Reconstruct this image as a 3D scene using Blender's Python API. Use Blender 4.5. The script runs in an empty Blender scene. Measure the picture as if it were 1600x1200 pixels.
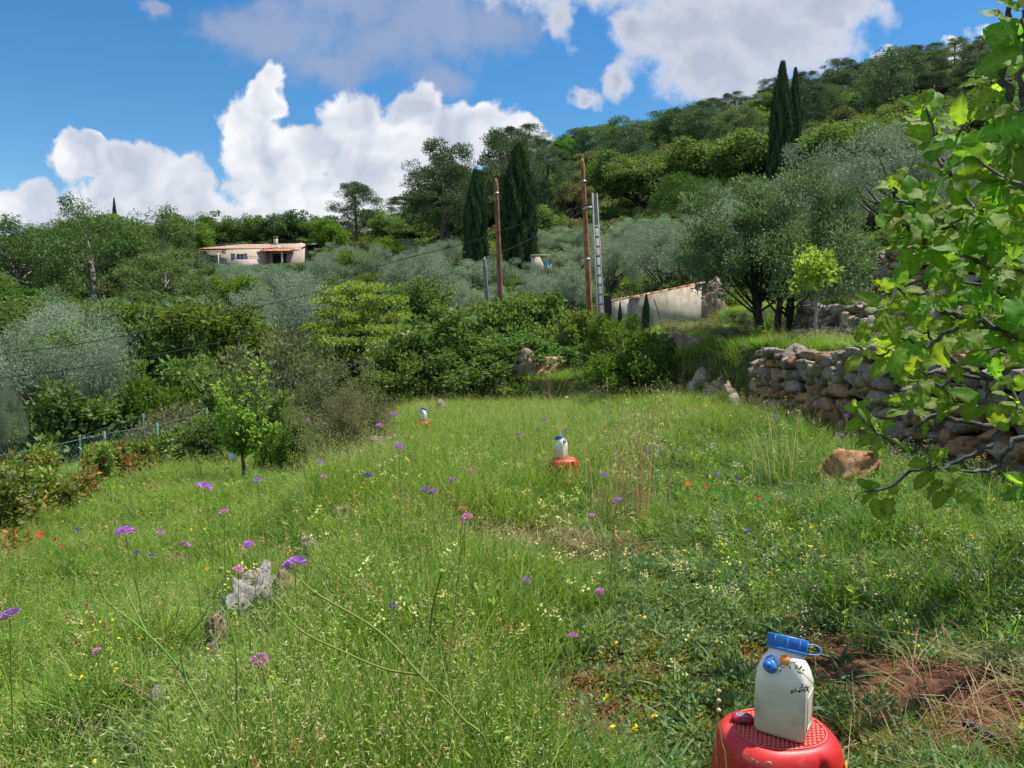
import bpy, math, random
import numpy as np
from mathutils import Vector, Matrix, noise as mnoise

rng = np.random.default_rng(11)
random.seed(5)
S = bpy.context.scene
COL = S.collection
R = math.radians

# ------------------------------------------------------------------ camera, light, sky, exposure
FPX, EYE, HOR = 1164.0, 1.45, 500.0            # focal length in photo pixels, eye height, horizon row
cam_d = bpy.data.cameras.new('camera')
cam_d.sensor_width = 36.0
cam_d.lens = 36.0 * FPX / 1600.0
cam_d.clip_start, cam_d.clip_end = 0.05, 6000.0
cam = bpy.data.objects.new('camera', cam_d)
COL.objects.link(cam)
PITCH = math.atan((600 - HOR) / FPX)
cam.location = (0, 0, EYE)
cam.rotation_euler = (math.pi / 2 - PITCH, 0, 0)
S.camera = cam

SUN_EL, SUN_AZ = 65.0, 70.0                    # azimuth measured from the view direction towards the right
sun_d = bpy.data.lights.new('sun', 'SUN')
sun_d.energy, sun_d.angle, sun_d.color = 4.4, R(0.6), (1.0, 0.95, 0.86)
sun = bpy.data.objects.new('sun', sun_d)
COL.objects.link(sun)
sv = Vector((math.sin(R(SUN_AZ)) * math.cos(R(SUN_EL)), math.cos(R(SUN_AZ)) * math.cos(R(SUN_EL)), math.sin(R(SUN_EL))))
sun.rotation_euler = sv.to_track_quat('Z', 'Y').to_euler()
sun.location = sv * 50

S.view_settings.view_transform = 'Standard'
S.view_settings.look = 'None'
S.view_settings.gamma = 1.0
S.view_settings.use_curve_mapping = False
S.view_settings.exposure = 0.8
S.cycles.max_bounces = 6
S.cycles.diffuse_bounces = 3
S.cycles.glossy_bounces = 2
S.cycles.transmission_bounces = 4
S.cycles.transparent_max_bounces = 6
S.cycles.caustics_reflective = False
S.cycles.caustics_refractive = False


def ray(px, py):
    d = Vector(((px - 800) / FPX, (600 - py) / FPX, -1.0))
    c, s = math.cos(math.pi / 2 - PITCH), math.sin(math.pi / 2 - PITCH)
    return Vector((d.x, c * d.y - s * d.z, s * d.y + c * d.z))


def W(px, py, d):
    """the point seen at a photo pixel at depth d (metres along +Y)"""
    r = ray(px, py)
    k = d / r.y
    return Vector((r.x * k, d, EYE + r.z * k))


class NT:
    """small node-tree helper"""
    def __init__(self, tree):
        self.t = tree
        self.n = tree.nodes
        self.l = tree.links

    def add(self, kind, ins=None, **props):
        nd = self.n.new(kind)
        for k, v in props.items():
            setattr(nd, k, v)
        for k, v in (ins or {}).items():
            self.put(nd.inputs[k], v)
        return nd

    def put(self, sock, v):
        if isinstance(v, bpy.types.NodeSocket):
            self.l.new(v, sock)
        else:
            sock.default_value = v

    def math(self, op, a, b=0.0, c=0.0, clamp=False):
        nd = self.add('ShaderNodeMath', {0: a, 1: b, 2: c}, operation=op)
        nd.use_clamp = clamp
        return nd.outputs[0]

    def vec(self, op, a, b=(0, 0, 0), c=(0, 0, 0)):
        nd = self.add('ShaderNodeVectorMath', {0: a, 1: b, 2: c}, operation=op)
        return nd.outputs[1] if op in ('LENGTH', 'DISTANCE', 'DOT_PRODUCT') else nd.outputs[0]

    def mix(self, f, a, b, blend='MIX'):
        nd = self.n.new('ShaderNodeMix')
        nd.data_type = 'RGBA'
        nd.blend_type = blend
        for i, v in ((0, f), (6, a), (7, b)):
            self.put(nd.inputs[i], v)
        return nd.outputs[2]

    def step(self, x, a, b):
        nd = self.add('ShaderNodeMapRange', {0: x, 1: a, 2: b, 3: 0.0, 4: 1.0}, interpolation_type='SMOOTHSTEP')
        return nd.outputs[0]

    def noise(self, vec, scale, detail=4.0, rough=0.55, dist=0.0, dims='3D'):
        nd = self.add('ShaderNodeTexNoise', {'Scale': scale, 'Detail': detail, 'Roughness': rough, 'Distortion': dist}, noise_dimensions=dims)
        if vec is not None:
            self.l.new(vec, nd.inputs['Vector'])
        return nd


world = bpy.data.worlds.new("World")
S.world = world
world.use_nodes = True
w = NT(world.node_tree)
w.n.clear()
w_out = w.add('ShaderNodeOutputWorld')
w_bg = w.add('ShaderNodeBackground', {'Strength': 0.1})
w.l.new(w_bg.outputs[0], w_out.inputs[0])
sky = w.add('ShaderNodeTexSky')
sky.sky_type = 'NISHITA'
sky.sun_disc = False
sky.sun_elevation, sky.sun_rotation = R(SUN_EL), R(SUN_AZ)
sky.altitude, sky.air_density, sky.dust_density, sky.ozone_density = 300, 1.0, 0.25, 3.0
hs = w.add('ShaderNodeHueSaturation', {'Hue': 0.497, 'Saturation': 1.33, 'Value': 0.8, 'Color': sky.outputs[0]})
tc = w.add('ShaderNodeTexCoord')
sx = w.add('ShaderNodeSeparateXYZ', {0: tc.outputs['Generated']})
yy = w.math('MAXIMUM', sx.outputs[1], 0.08)
cu = w.add('ShaderNodeCombineXYZ', {0: w.math('DIVIDE', sx.outputs[0], yy), 1: w.math('DIVIDE', sx.outputs[2], yy), 2: 0.0})
front = w.step(sx.outputs[1], 0.25, 0.5)
P = cu.outputs[0]
warp = w.noise(P, 7.0, 4.0, 0.6, dims='2D')
Pw = w.vec('MULTIPLY_ADD', w.vec('SUBTRACT', warp.outputs[1], (0.5, 0.5, 0.5)), (0.085, 0.085, 0.0), P)


def blobs(lst, pos):
    acc = None
    for (bx, by, rx, ry) in lst:
        d = ray(bx, by)
        u, v = d.x / d.y, d.z / d.y
        ix, iy = FPX / rx, FPX / ry
        q = w.vec('MULTIPLY_ADD', pos, (ix, iy, 0), (-u * ix, -v * iy, 0))
        f = w.math('SUBTRACT', 1.0, w.vec('LENGTH', q))
        acc = f if acc is None else w.math('SMOOTH_MAX', acc, f, 0.25)
    return acc


CUM = [(416, 152, 32, 38), (385, 215, 60, 75), (425, 275, 75, 75), (500, 245, 60, 48), (560, 200, 60, 68), (610, 265, 110, 85),
       (655, 175, 46, 46), (690, 235, 70, 66), (740, 205, 66, 54), (792, 225, 46, 44), (500, 315, 70, 48), (660, 330, 165, 60),
       (115, 252, 55, 36), (150, 226, 28, 17), (205, 255, 48, 44), (245, 285, 58, 56), (200, 320, 110, 50), (295, 322, 52, 44),
       (360, 345, 48, 28), (25, 325, 62, 42), (120, 345, 90, 36), (1560, 65, 50, 26), (1497, 84, 22, 17), (1392, 98, 52, 28),
       (1340, 118, 40, 20)]
VEIL = [(410, 50, 110, 60), (520, 105, 110, 36), (600, 60, 130, 75), (700, 30, 150, 60), (790, 30, 90, 70), (560, 10, 120, 50),
        (680, 120, 70, 40), (245, 25, 35, 18)]
BANK = [(1050, 40, 130, 80), (1180, 50, 170, 80), (1110, 110, 100, 56), (1280, 15, 120, 50), (962, 122, 42, 30), (985, 50, 60, 70),
        (1150, 145, 60, 36), (868, 30, 32, 66), (1000, -40, 300, 60), (900, 140, 46, 14)]
vor = w.add('ShaderNodeTexVoronoi', {'Vector': Pw, 'Scale': 11.0, 'Detail': 2.0, 'Roughness': 0.55, 'Smoothness': 0.6}, feature='SMOOTH_F1', voronoi_dimensions='2D')
vor.normalize = True
Pl = w.vec('ADD', Pw, (0.016, 0.026, 0))
vor2 = w.add('ShaderNodeTexVoronoi', {'Vector': Pl, 'Scale': 11.0, 'Detail': 2.0, 'Roughness': 0.55, 'Smoothness': 0.6}, feature='SMOOTH_F1', voronoi_dimensions='2D')
vor2.normalize = True
puff = w.math('SUBTRACT', 0.5, vor.outputs[0])
lump = w.math('SUBTRACT', vor2.outputs[0], vor.outputs[0])
fine = w.math('SUBTRACT', w.noise(P, 22.0, 5.0, 0.62, dims='2D').outputs[0], 0.5)
soft = w.noise(Pw, 4.5, 4.0, 0.6, dims='2D').outputs[0]
# cumulus
fc = w.math('ADD', blobs(CUM, Pw), w.math('MULTIPLY_ADD', puff, 0.5, w.math('MULTIPLY', fine, 0.8)))
ac = w.step(fc, 0.03, 0.32)
lit = w.math('MULTIPLY_ADD', lump, 2.2, w.math('MULTIPLY_ADD', soft, 1.5, -0.32))
lit = w.math('ADD', lit, w.math('MULTIPLY', w.step(fc, 0.7, 0.05), 0.35), clamp=True)
cc = w.mix(lit, (3.1, 3.4, 4.1, 1), (5.5, 5.55, 5.7, 1))
# grey-violet veil
fv = w.math('ADD', blobs(VEIL, Pw), w.math('MULTIPLY_ADD', fine, 0.8, w.math('MULTIPLY', w.math('SUBTRACT', soft, 0.5), 1.0)))
av = w.math('MULTIPLY', w.step(fv, -0.05, 0.75), 0.78)
cv = w.mix(soft, (1.5, 2.0, 3.1, 1), (2.6, 2.9, 3.9, 1))
# white bank
fb = w.math('ADD', blobs(BANK, Pw), w.math('MULTIPLY_ADD', fine, 0.9, w.math('MULTIPLY', w.math('SUBTRACT', soft, 0.5), 0.7)))
ab = w.math('MULTIPLY', w.step(fb, -0.02, 0.55), 0.94)
cb = w.mix(w.math('MULTIPLY_ADD', w.step(fb, 1.0, 0.1), 0.75, w.math('MULTIPLY', soft, 0.3)), (2.5, 2.75, 3.5, 1), (4.6, 4.7, 5.1, 1))
# the rest of the sky, outside the view: clouds of the same kind, cover raised for more ambient light
zz = w.math('MAXIMUM', sx.outputs[2], 0.0)
den = w.math('ADD', zz, 0.12)
Pg = w.add('ShaderNodeCombineXYZ', {0: w.math('DIVIDE', sx.outputs[0], den), 1: w.math('DIVIDE', sx.outputs[1], den), 2: 0.0})
gen = w.noise(Pg.outputs[0], 1.1, 5.0, 0.6, dims='2D')
ag = w.math('MULTIPLY', w.step(gen.outputs[0], 0.45, 0.6), w.step(sx.outputs[1], 0.6, 0.35))
cg = w.mix(w.step(gen.outputs[0], 0.5, 0.8), (4.9, 5.0, 5.2, 1), (3.2, 3.5, 4.2, 1))
col = hs.outputs[0]
col = w.mix(ag, col, cg)
col = w.mix(w.math('MULTIPLY', av, front), col, cv)
col = w.mix(w.math('MULTIPLY', ac, front), col, cc)
col = w.mix(w.math('MULTIPLY', ab, front), col, cb)
w.l.new(col, w_bg.inputs['Color'])

# ------------------------------------------------------------------ helpers: materials and meshes
MATS = {}


def new_mat(name):
    m = bpy.data.materials.new(name)
    m.use_nodes = True
    t = NT(m.node_tree)
    t.n.clear()
    t.out = t.add('ShaderNodeOutputMaterial')
    MATS[name] = m
    return m, t


def leaf_mat(name, c0, c1, trans=0.35, tcol=None, rough=0.55, hue=0.03, val=0.35, spec=0.15):
    """foliage: colour between c0 and c1 by a per-leaf attribute, varied per plant, with light passing through"""
    m, t = new_mat(name)
    at = t.add('ShaderNodeAttribute', attribute_name='tint')
    oi = t.add('ShaderNodeObjectInfo')
    c = t.mix(at.outputs['Fac'], (*c0, 1), (*c1, 1))
    rv = oi.outputs['Random']
    h = t.add('ShaderNodeHueSaturation', {'Hue': t.math('MULTIPLY_ADD', rv, hue * 2, 0.5 - hue), 'Saturation': 1.0,
                                          'Value': t.math('MULTIPLY_ADD', t.math('FRACT', t.math('MULTIPLY', rv, 7.31)), val, 1.0 - val * 0.5), 'Color': c})
    p = t.add('ShaderNodeBsdfPrincipled', {'Base Color': h.outputs[0], 'Roughness': rough, 'Specular IOR Level': spec})
    tr = t.add('ShaderNodeBsdfTranslucent')
    k = tcol or (1.25, 1.3, 0.6)
    t.l.new(t.mix(1.0, h.outputs[0], (*k, 1), 'MULTIPLY'), tr.inputs[0])
    mx = t.add('ShaderNodeMixShader', {0: trans, 1: p.outputs[0], 2: tr.outputs[0]})
    t.l.new(mx.outputs[0], t.out.inputs[0])
    return m


def solid_mat(name, c0, c1=None, scale=8.0, rough=0.7, bump=0.0, bscale=40.0, spec=0.4, metal=0.0, contrast=(0.35, 0.65), rnd=0.0, extra=None):
    """one surface: noise between two colours, fine relief, optional per-object variation"""
    m, t = new_mat(name)
    tcn = t.add('ShaderNodeTexCoord')
    oi = t.add('ShaderNodeObjectInfo')
    vec = t.vec('ADD', tcn.outputs['Object'], t.vec('SCALE', oi.outputs['Location']))
    vec = t.vec('ADD', tcn.outputs['Object'], t.vec('MULTIPLY', oi.outputs['Location'], (1.3, 1.7, 2.1)))
    nz = t.noise(vec, scale, 6.0, 0.6)
    c = (*c0, 1)
    if c1 is not None:
        c = t.mix(t.step(nz.outputs[0], *contrast), (*c0, 1), (*c1, 1))
    if extra:
        c = extra(t, vec, c)
    if rnd and not isinstance(c, tuple):
        h = t.add('ShaderNodeHueSaturation', {'Hue': t.math('MULTIPLY_ADD', oi.outputs['Random'], 0.02, 0.49), 'Value': t.math('MULTIPLY_ADD', oi.outputs['Random'], rnd, 1 - rnd / 2), 'Color': c})
        c = h.outputs[0]
    p = t.add('ShaderNodeBsdfPrincipled', {'Base Color': c, 'Roughness': rough, 'Specular IOR Level': spec, 'Metallic': metal})
    if bump:
        b = t.add('ShaderNodeBump', {'Strength': bump, 'Distance': 0.02, 'Height': t.noise(vec, bscale, 8.0, 0.65).outputs[0]})
        t.l.new(b.outputs[0], p.inputs['Normal'])
    t.l.new(p.outputs[0], t.out.inputs[0])
    return m


def mesh_np(name, V, F, mat, tint=None, smooth=False, mi=None):
    """fast mesh from numpy arrays; F is one (m,k) array or a list of such arrays; mat one material or a list"""
    Fs = F if isinstance(F, list) else [F]
    Fs = [np.asarray(f, dtype=np.int32) for f in Fs if len(f)]
    V = np.asarray(V, dtype=np.float32)
    me = bpy.data.meshes.new(name)
    nl = sum(f.size for f in Fs)
    nf = sum(len(f) for f in Fs)
    me.vertices.add(len(V))
    me.vertices.foreach_set('co', V.ravel())
    me.loops.add(nl)
    me.loops.foreach_set('vertex_index', np.concatenate([f.ravel() for f in Fs]))
    tot = np.concatenate([np.full(len(f), f.shape[1], dtype=np.int32) for f in Fs])
    me.polygons.add(nf)
    me.polygons.foreach_set('loop_start', np.concatenate([[0], np.cumsum(tot)[:-1]]).astype(np.int32))
    me.polygons.foreach_set('loop_total', tot)
    if smooth:
        me.polygons.foreach_set('use_smooth', np.ones(nf, dtype=bool))
    for m in (mat if isinstance(mat, list) else [mat]):
        me.materials.append(m)
    if mi is not None:
        me.polygons.foreach_set('material_index', np.asarray(mi, dtype=np.int32))
    if tint is not None:
        a = me.attributes.new('tint', 'FLOAT', 'POINT')
        a.data.foreach_set('value', np.asarray(tint, dtype=np.float32))
    me.update(calc_edges=True)
    return me


def ob(name, me, parent=None, loc=None, rot=None, scl=None, link=True):
    o = bpy.data.objects.new(name, me)
    if link:
        COL.objects.link(o)
    if parent:
        o.parent = parent
    if loc is not None:
        o.location = loc
    if rot is not None:
        o.rotation_euler = rot
    if scl is not None:
        o.scale = scl if hasattr(scl, '__len__') else (scl, scl, scl)
    return o


def tag(o, label=None, cat=None, group=None, kind=None):
    for k, v in (('label', label), ('category', cat), ('group', group), ('kind', kind)):
        if v:
            o[k] = v
    return o


def thing(name, label, cat, loc=(0, 0, 0), rz=0.0, group=None):
    o = bpy.data.objects.new(name, None)
    o.empty_display_size = 0.1
    COL.objects.link(o)
    o.location = loc
    o.rotation_euler = (0, 0, rz)
    return tag(o, label, cat, group)


class MB:
    """collects shapes into one mesh"""
    def __init__(self):
        self.v, self.f, self.m, self.n = [], {}, {}, 0

    def add(self, V, F, mi=0):
        V = np.asarray(V, dtype=float).reshape(-1, 3)
        self.v.append(V)
        F = F if isinstance(F, list) else [F]
        for f in F:
            f = np.asarray(f, dtype=int)
            if f.ndim == 1:
                f = f[None]
            if len(f) == 0:
                continue
            self.f.setdefault(f.shape[1], []).append(f + self.n)
            self.m.setdefault(f.shape[1], []).append(np.full(len(f), mi))
        self.n += len(V)
        return self

    def box(self, lo, hi, mi=0):
        (a, b, c), (d, e, f) = lo, hi
        V = [(a, b, c), (d, b, c), (d, e, c), (a, e, c), (a, b, f), (d, b, f), (d, e, f), (a, e, f)]
        return self.add(V, np.array([(0, 3, 2, 1), (4, 5, 6, 7), (0, 1, 5, 4), (1, 2, 6, 5), (2, 3, 7, 6), (3, 0, 4, 7)]), mi)

    def tube(self, pts, rad, sides=6, mi=0, cap=True):
        V, F = tube_np(pts, rad, sides)
        self.add(V, F, mi)
        if cap:
            n = len(V)
            self.f.setdefault(sides, []).append(np.array([list(range(n - sides, n))]) + self.n - n)
            self.m.setdefault(sides, []).append(np.full(1, mi))
        return self

    def prism(self, poly, y0, y1, mi=0):
        """polygon in x,z extruded along y"""
        k = len(poly)
        V = [(x, y0, z) for x, z in poly] + [(x, y1, z) for x, z in poly]
        self.add(V, [np.array([[i, (i + 1) % k, k + (i + 1) % k, k + i] for i in range(k)]), np.array([list(range(k))[::-1]]), np.array([list(range(k, 2 * k))])], mi)
        return self

    def mesh(self, name, mat, smooth=False, tint=None):
        V = np.concatenate(self.v)
        Fs = [np.concatenate(self.f[k]) for k in self.f]
        mi = np.concatenate([np.concatenate(self.m[k]) for k in self.f])
        return mesh_np(name, V, Fs, mat, smooth=smooth, mi=mi, tint=tint)


def tube_np(pts, rad, sides=6):
    pts = np.asarray([tuple(p) for p in pts], dtype=float)
    n = len(pts)
    rad = np.broadcast_to(np.asarray(rad, dtype=float), (n,))
    tg = np.gradient(pts, axis=0)
    tg /= np.linalg.norm(tg, axis=1)[:, None] + 1e-9
    ref = np.tile(np.array([0.0, 0.0, 1.0]), (n, 1))
    ref[np.abs(tg[:, 2]) > 0.85] = (0, 1, 0)
    a = np.cross(tg, ref)
    a /= np.linalg.norm(a, axis=1)[:, None] + 1e-9
    b = np.cross(tg, a)
    th = np.linspace(0, 2 * np.pi, sides, endpoint=False)
    V = pts[:, None, :] + rad[:, None, None] * (np.cos(th)[None, :, None] * a[:, None, :] + np.sin(th)[None, :, None] * b[:, None, :])
    i = np.arange(n - 1)[:, None] * sides
    j = np.arange(sides)[None, :]
    j2 = (j + 1) % sides
    F = np.stack([i + j, i + j2, i + sides + j2, i + sides + j], axis=-1).reshape(-1, 4)
    return V.reshape(-1, 3), F


def curve_pts(ctrl, n=12):
    """smooth polyline through control points (Catmull-Rom)"""
    P_ = [np.asarray(tuple(p), dtype=float) for p in ctrl]
    P_ = [2 * P_[0] - P_[1]] + P_ + [2 * P_[-1] - P_[-2]]
    out = []
    for k in range(1, len(P_) - 2):
        for t in np.linspace(0, 1, n, endpoint=False):
            a, b, c, d = P_[k - 1], P_[k], P_[k + 1], P_[k + 2]
            out.append(0.5 * (2 * b + (c - a) * t + (2 * a - 5 * b + 4 * c - d) * t * t + (3 * b - a - 3 * c + d) * t ** 3))
    out.append(P_[-2])
    return np.array(out)


def unit(v):
    return v / (np.linalg.norm(v, axis=-1, keepdims=True) + 1e-9)


# ------------------------------------------------------------------ the lie of the land
PXC = np.array([-1200, -600, -100, 200, 500, 800, 1000, 1200, 1450, 1700, 2200, 3200], dtype=float)
ANG = np.arctan((PXC - 800) / FPX)
RC = np.array([30, 50, 75, 120, 170, 230, 300, 370, 520, 900], dtype=float)
Z30 = [-3.6, -3.6, -3.5, -3.2, -2.3, -0.9, 0.9, 2.4, 4.2, 5.6, 8.0, 8.0]
ROWS = np.array([                                  # rows of the photo at which the bare slope would be seen, per range and bearing
    [620, 620, 590, 575, 545, 490, 460, 420, 385, 350, 340, 340],
    [540, 540, 520, 500, 470, 428, 395, 355, 320, 290, 280, 280],
    [480, 480, 465, 440, 418, 370, 325, 292, 262, 238, 230, 230],
    [430, 430, 420, 398, 392, 312, 275, 242, 207, 187, 180, 180],
    [435, 435, 425, 412, 406, 280, 246, 205, 168, 152, 150, 150],
    [445, 445, 435, 425, 420, 292, 254, 182, 138, 126, 125, 125],
    [455, 455, 445, 435, 430, 306, 268, 190, 120, 110, 112, 112]], dtype=float)
CA = np.maximum(np.cos(ANG), 0.62)
ZT = [Z30] + [list(EYE + (HOR - ROWS[k]) / FPX * RC[k + 1] * CA) for k in range(7)]
ZT += [list(np.array(ZT[-1]) * 0.75), list(np.array(ZT[-1]) * 0.2)]
ZT = np.array(ZT)


def sstep(a, b, x):
    t = np.clip((x - a) / (b - a), 0, 1)
    return t * t * (3 - 2 * t)


def edge_right(y):
    """line of the big terrace wall: straight along the meadow, then swinging left across its far end"""
    return 4.95 - np.where(y > 16, ((y - 16) / 10.0) ** 2 * 8.0, 0.0)


def edge_left(y):
    return -1.5 - 0.07 * np.maximum(0, y - 4) + 0.18 * np.sin(y * 1.3)


def wob(x, y):
    return 0.035 * np.sin(x * 2.1 + 0.7) * np.sin(y * 1.7) + 0.02 * np.sin(x * 5.3 + y * 3.1) + 0.02 * np.sin(y * 6.1 - x * 2.2)


def G(x, y):
    x = np.asarray(x, dtype=float)
    y = np.asarray(y, dtype=float)
    yc = np.clip(y, -8, 45)
    slope = 0.06 - 0.02 * sstep(0.5, 4, x)
    z = -slope * yc + wob(x, y)
    el = edge_left(yc)
    z = z - 0.48 * sstep(0.05, 0.75, el - x)
    z = z - 0.45 * sstep(0.0, 1.2, -6.7 - x) - 0.9 * sstep(0, 4, -9.0 - x)
    er = edge_right(yc)
    zt_ = 1.3 - 0.03 * yc + 0.05 * np.maximum(0, yc - 16) + wob(x, y)         # the terrace held by the main wall
    zt_ = zt_ * sstep(3.0, 6.0, x) + (z + 0.95) * (1 - sstep(3.0, 6.0, x))
    mt = sstep(0.22, 0.62, x - er)
    z = z * (1 - mt) + zt_ * mt
    z = z + 0.8 * sstep(0.25, 0.7, x - 7.75) * sstep(34, 26, yc)
    z = z + 1.7 * sstep(0.25, 0.8, x - 11.1) + 0.42 * np.maximum(0, x - 12.5)
    r = np.hypot(x, y)
    a = np.arctan2(x, np.maximum(y, 1e-3) * 1.0)
    a = np.where(y <= 0, np.sign(x) * (np.pi / 2), a)
    ai = np.interp(a, ANG, np.arange(len(ANG)))
    ri = np.interp(np.log(np.maximum(r, 1)), np.log(RC), np.arange(len(RC)))
    i0 = np.clip(ai.astype(int), 0, len(ANG) - 2)
    j0 = np.clip(ri.astype(int), 0, len(RC) - 2)
    fa = ai - i0
    fr = ri - j0
    fa = fa * fa * (3 - 2 * fa)
    zf = (ZT[j0, i0] * (1 - fr) * (1 - fa) + ZT[j0 + 1, i0] * fr * (1 - fa) + ZT[j0, i0 + 1] * (1 - fr) * fa + ZT[j0 + 1, i0 + 1] * fr * fa)
    zf = zf + 0.5 * np.sin(x * 0.11) * np.sin(y * 0.13) * sstep(40, 80, r)
    zf = zf * np.where(y < 0, sstep(-60, 0, y), 1.0)
    k = sstep(26, 46, r) * np.where(y < 6, 0, 1) + np.where(y < 6, sstep(40, 80, r), 0) * 1.0
    return z * (1 - k) + zf * k


def Gs(x, y):
    return float(G(np.array([x]), np.array([y]))[0])


def on_ground(px, py, lift=0.0, dmin=1.2, dmax=60.0):
    """walk the sight line of a photo pixel until it meets the ground (raised by lift)"""
    r = ray(px, py)
    ds = np.arange(dmin, dmax, 0.05)
    k = ds / r.y
    zr = EYE + r.z * k
    hit = np.where(zr <= G(r.x * k, ds) + lift)[0]
    d = ds[hit[0]] if len(hit) else dmax
    return Vector((r.x * d / r.y, d, Gs(r.x * d / r.y, d)))


# ------------------------------------------------------------------ materials
def soil_extra():
    pass


m_ground, t = new_mat('ground')
tcn = t.add('ShaderNodeTexCoord')
pos = tcn.outputs['Object']
n1 = t.noise(pos, 1.1, 6, 0.6).outputs[0]
n2 = t.noise(pos, 14.0, 8, 0.65).outputs[0]
n3 = t.noise(pos, 70.0, 6, 0.7).outputs[0]
soilc = t.mix(t.step(n2, 0.3, 0.7), (0.065, 0.027, 0.016, 1), (0.19, 0.085, 0.047, 1))
soilc = t.mix(t.step(n3, 0.66, 0.72), soilc, (0.3, 0.2, 0.13, 1))
mossc = t.mix(t.step(n2, 0.35, 0.65), (0.03, 0.042, 0.014, 1), (0.1, 0.105, 0.04, 1))
bare = t.add('ShaderNodeAttribute', attribute_name='bare')
gm = t.step(t.math('ADD', bare.outputs['Fac'], t.math('MULTIPLY', t.math('SUBTRACT', n1, 0.5), 0.9)), 0.2, 0.5)
gc = t.mix(gm, mossc, soilc)
pr = t.add('ShaderNodeBsdfPrincipled', {'Base Color': gc, 'Roughness': 0.95, 'Specular IOR Level': 0.15})
hsum = t.math('MULTIPLY_ADD', n3, 0.4, n2)
bp = t.add('ShaderNodeBump', {'Strength': 0.9, 'Distance': 0.03, 'Height': hsum})
t.l.new(bp.outputs[0], pr.inputs['Normal'])
t.l.new(pr.outputs[0], t.out.inputs[0])


def lichen(c_l, lo=0.55, hi=0.68, sc=9.0):
    def f(t, vec, c):
        n = t.noise(vec, sc, 8, 0.7, 0.4).outputs[0]
        c = t.mix(t.step(n, lo, hi), c, (*c_l, 1))
        n = t.noise(vec, sc * 2.7, 6, 0.7).outputs[0]
        return t.mix(t.math('MULTIPLY', t.step(n, 0.55, 0.35), 0.75), c, (0.035, 0.033, 0.032, 1))
    return f


m_grey = solid_mat('limestone_grey', (0.25, 0.205, 0.16), (0.5, 0.44, 0.365), 6, 0.9, 1.0, 26, 0.2, rnd=0.5, extra=lichen((0.5, 0.5, 0.49), 0.6, 0.7))
m_ochre = solid_mat('limestone_ochre', (0.36, 0.19, 0.09), (0.56, 0.37, 0.2), 6, 0.9, 1.0, 24, 0.2, rnd=0.45, extra=lichen((0.45, 0.4, 0.33), 0.6, 0.72))
m_tan = solid_mat('limestone_tan', (0.31, 0.225, 0.15), (0.5, 0.4, 0.295), 6, 0.9, 1.0, 26, 0.2, rnd=0.45, extra=lichen((0.46, 0.45, 0.43), 0.56, 0.7))
m_pale = solid_mat('limestone_pale', (0.32, 0.3, 0.28), (0.62, 0.59, 0.54), 7, 0.9, 1.0, 30, 0.2, extra=lichen((0.66, 0.55, 0.42), 0.6, 0.72, 12))
m_boul = solid_mat('boulder_ochre', (0.36, 0.17, 0.065), (0.56, 0.34, 0.17), 5, 0.95, 1.0, 30, 0.2, extra=lichen((0.6, 0.5, 0.38), 0.6, 0.75, 14))
m_earth = solid_mat('bank_earth', (0.035, 0.026, 0.02), (0.09, 0.06, 0.045), 7, 1.0, 0.8, 30, 0.1)
m_bark = solid_mat('bark_grey', (0.07, 0.06, 0.05), (0.17, 0.15, 0.13), 10, 0.9, 0.9, 50, 0.2)
m_barkd = solid_mat('bark_dark', (0.025, 0.02, 0.017), (0.07, 0.058, 0.05), 12, 0.9, 0.8, 50, 0.2)
m_barkp = solid_mat('bark_pale', (0.22, 0.19, 0.16), (0.4, 0.36, 0.32), 6, 0.85, 0.5, 30, 0.2)
m_figbark = solid_mat('fig_bark', (0.06, 0.055, 0.055), (0.16, 0.15, 0.15), 18, 0.8, 0.6, 90, 0.3)
m_twig = solid_mat('dead_twig', (0.13, 0.1, 0.085), (0.26, 0.21, 0.18), 20, 0.95, 0.3, 60, 0.2)

L_olive = leaf_mat('leaf_olive', (0.155, 0.215, 0.14), (0.34, 0.42, 0.3), 0.24, (1.0, 1.1, 0.7), 0.7, 0.02, 0.35, spec=0.12)
L_oak = leaf_mat('leaf_oak', (0.06, 0.115, 0.034), (0.165, 0.24, 0.07), 0.36, hue=0.02, val=0.5)
L_oakb = leaf_mat('leaf_oak_tan', (0.1, 0.11, 0.045), (0.22, 0.215, 0.1), 0.3, hue=0.02)
L_pine = leaf_mat('needle_pine', (0.038, 0.078, 0.042), (0.118, 0.178, 0.085), 0.24, hue=0.025, val=0.7)
L_stone = leaf_mat('needle_stone_pine', (0.05, 0.12, 0.025), (0.15, 0.23, 0.05), 0.28)
L_cyp = leaf_mat('leaf_cypress', (0.025, 0.065, 0.032), (0.065, 0.13, 0.06), 0.2)
L_euc = leaf_mat('leaf_gum', (0.05, 0.11, 0.03), (0.15, 0.22, 0.065), 0.3, hue=0.015)
L_bright = leaf_mat('leaf_bright', (0.06, 0.13, 0.02), (0.16, 0.26, 0.045), 0.4)
L_lime = leaf_mat('leaf_lime', (0.2, 0.32, 0.05), (0.36, 0.47, 0.11), 0.5)
L_yell = leaf_mat('leaf_yellow_green', (0.12, 0.23, 0.045), (0.28, 0.38, 0.09), 0.4)
L_bram = leaf_mat('leaf_bramble', (0.075, 0.135, 0.032), (0.2, 0.26, 0.075), 0.38)
L_scrub = leaf_mat('leaf_scrub', (0.1, 0.115, 0.06), (0.24, 0.25, 0.13), 0.3)
L_holm = leaf_mat('leaf_phillyrea', (0.065, 0.135, 0.06), (0.21, 0.34, 0.15), 0.3, (1.0, 1.15, 0.7))
L_laurel = leaf_mat('leaf_laurel', (0.09, 0.17, 0.03), (0.26, 0.33, 0.07), 0.38, rough=0.5, spec=0.3)
L_orange = leaf_mat('leaf_orange', (0.26, 0.09, 0.03), (0.42, 0.24, 0.07), 0.3)
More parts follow.
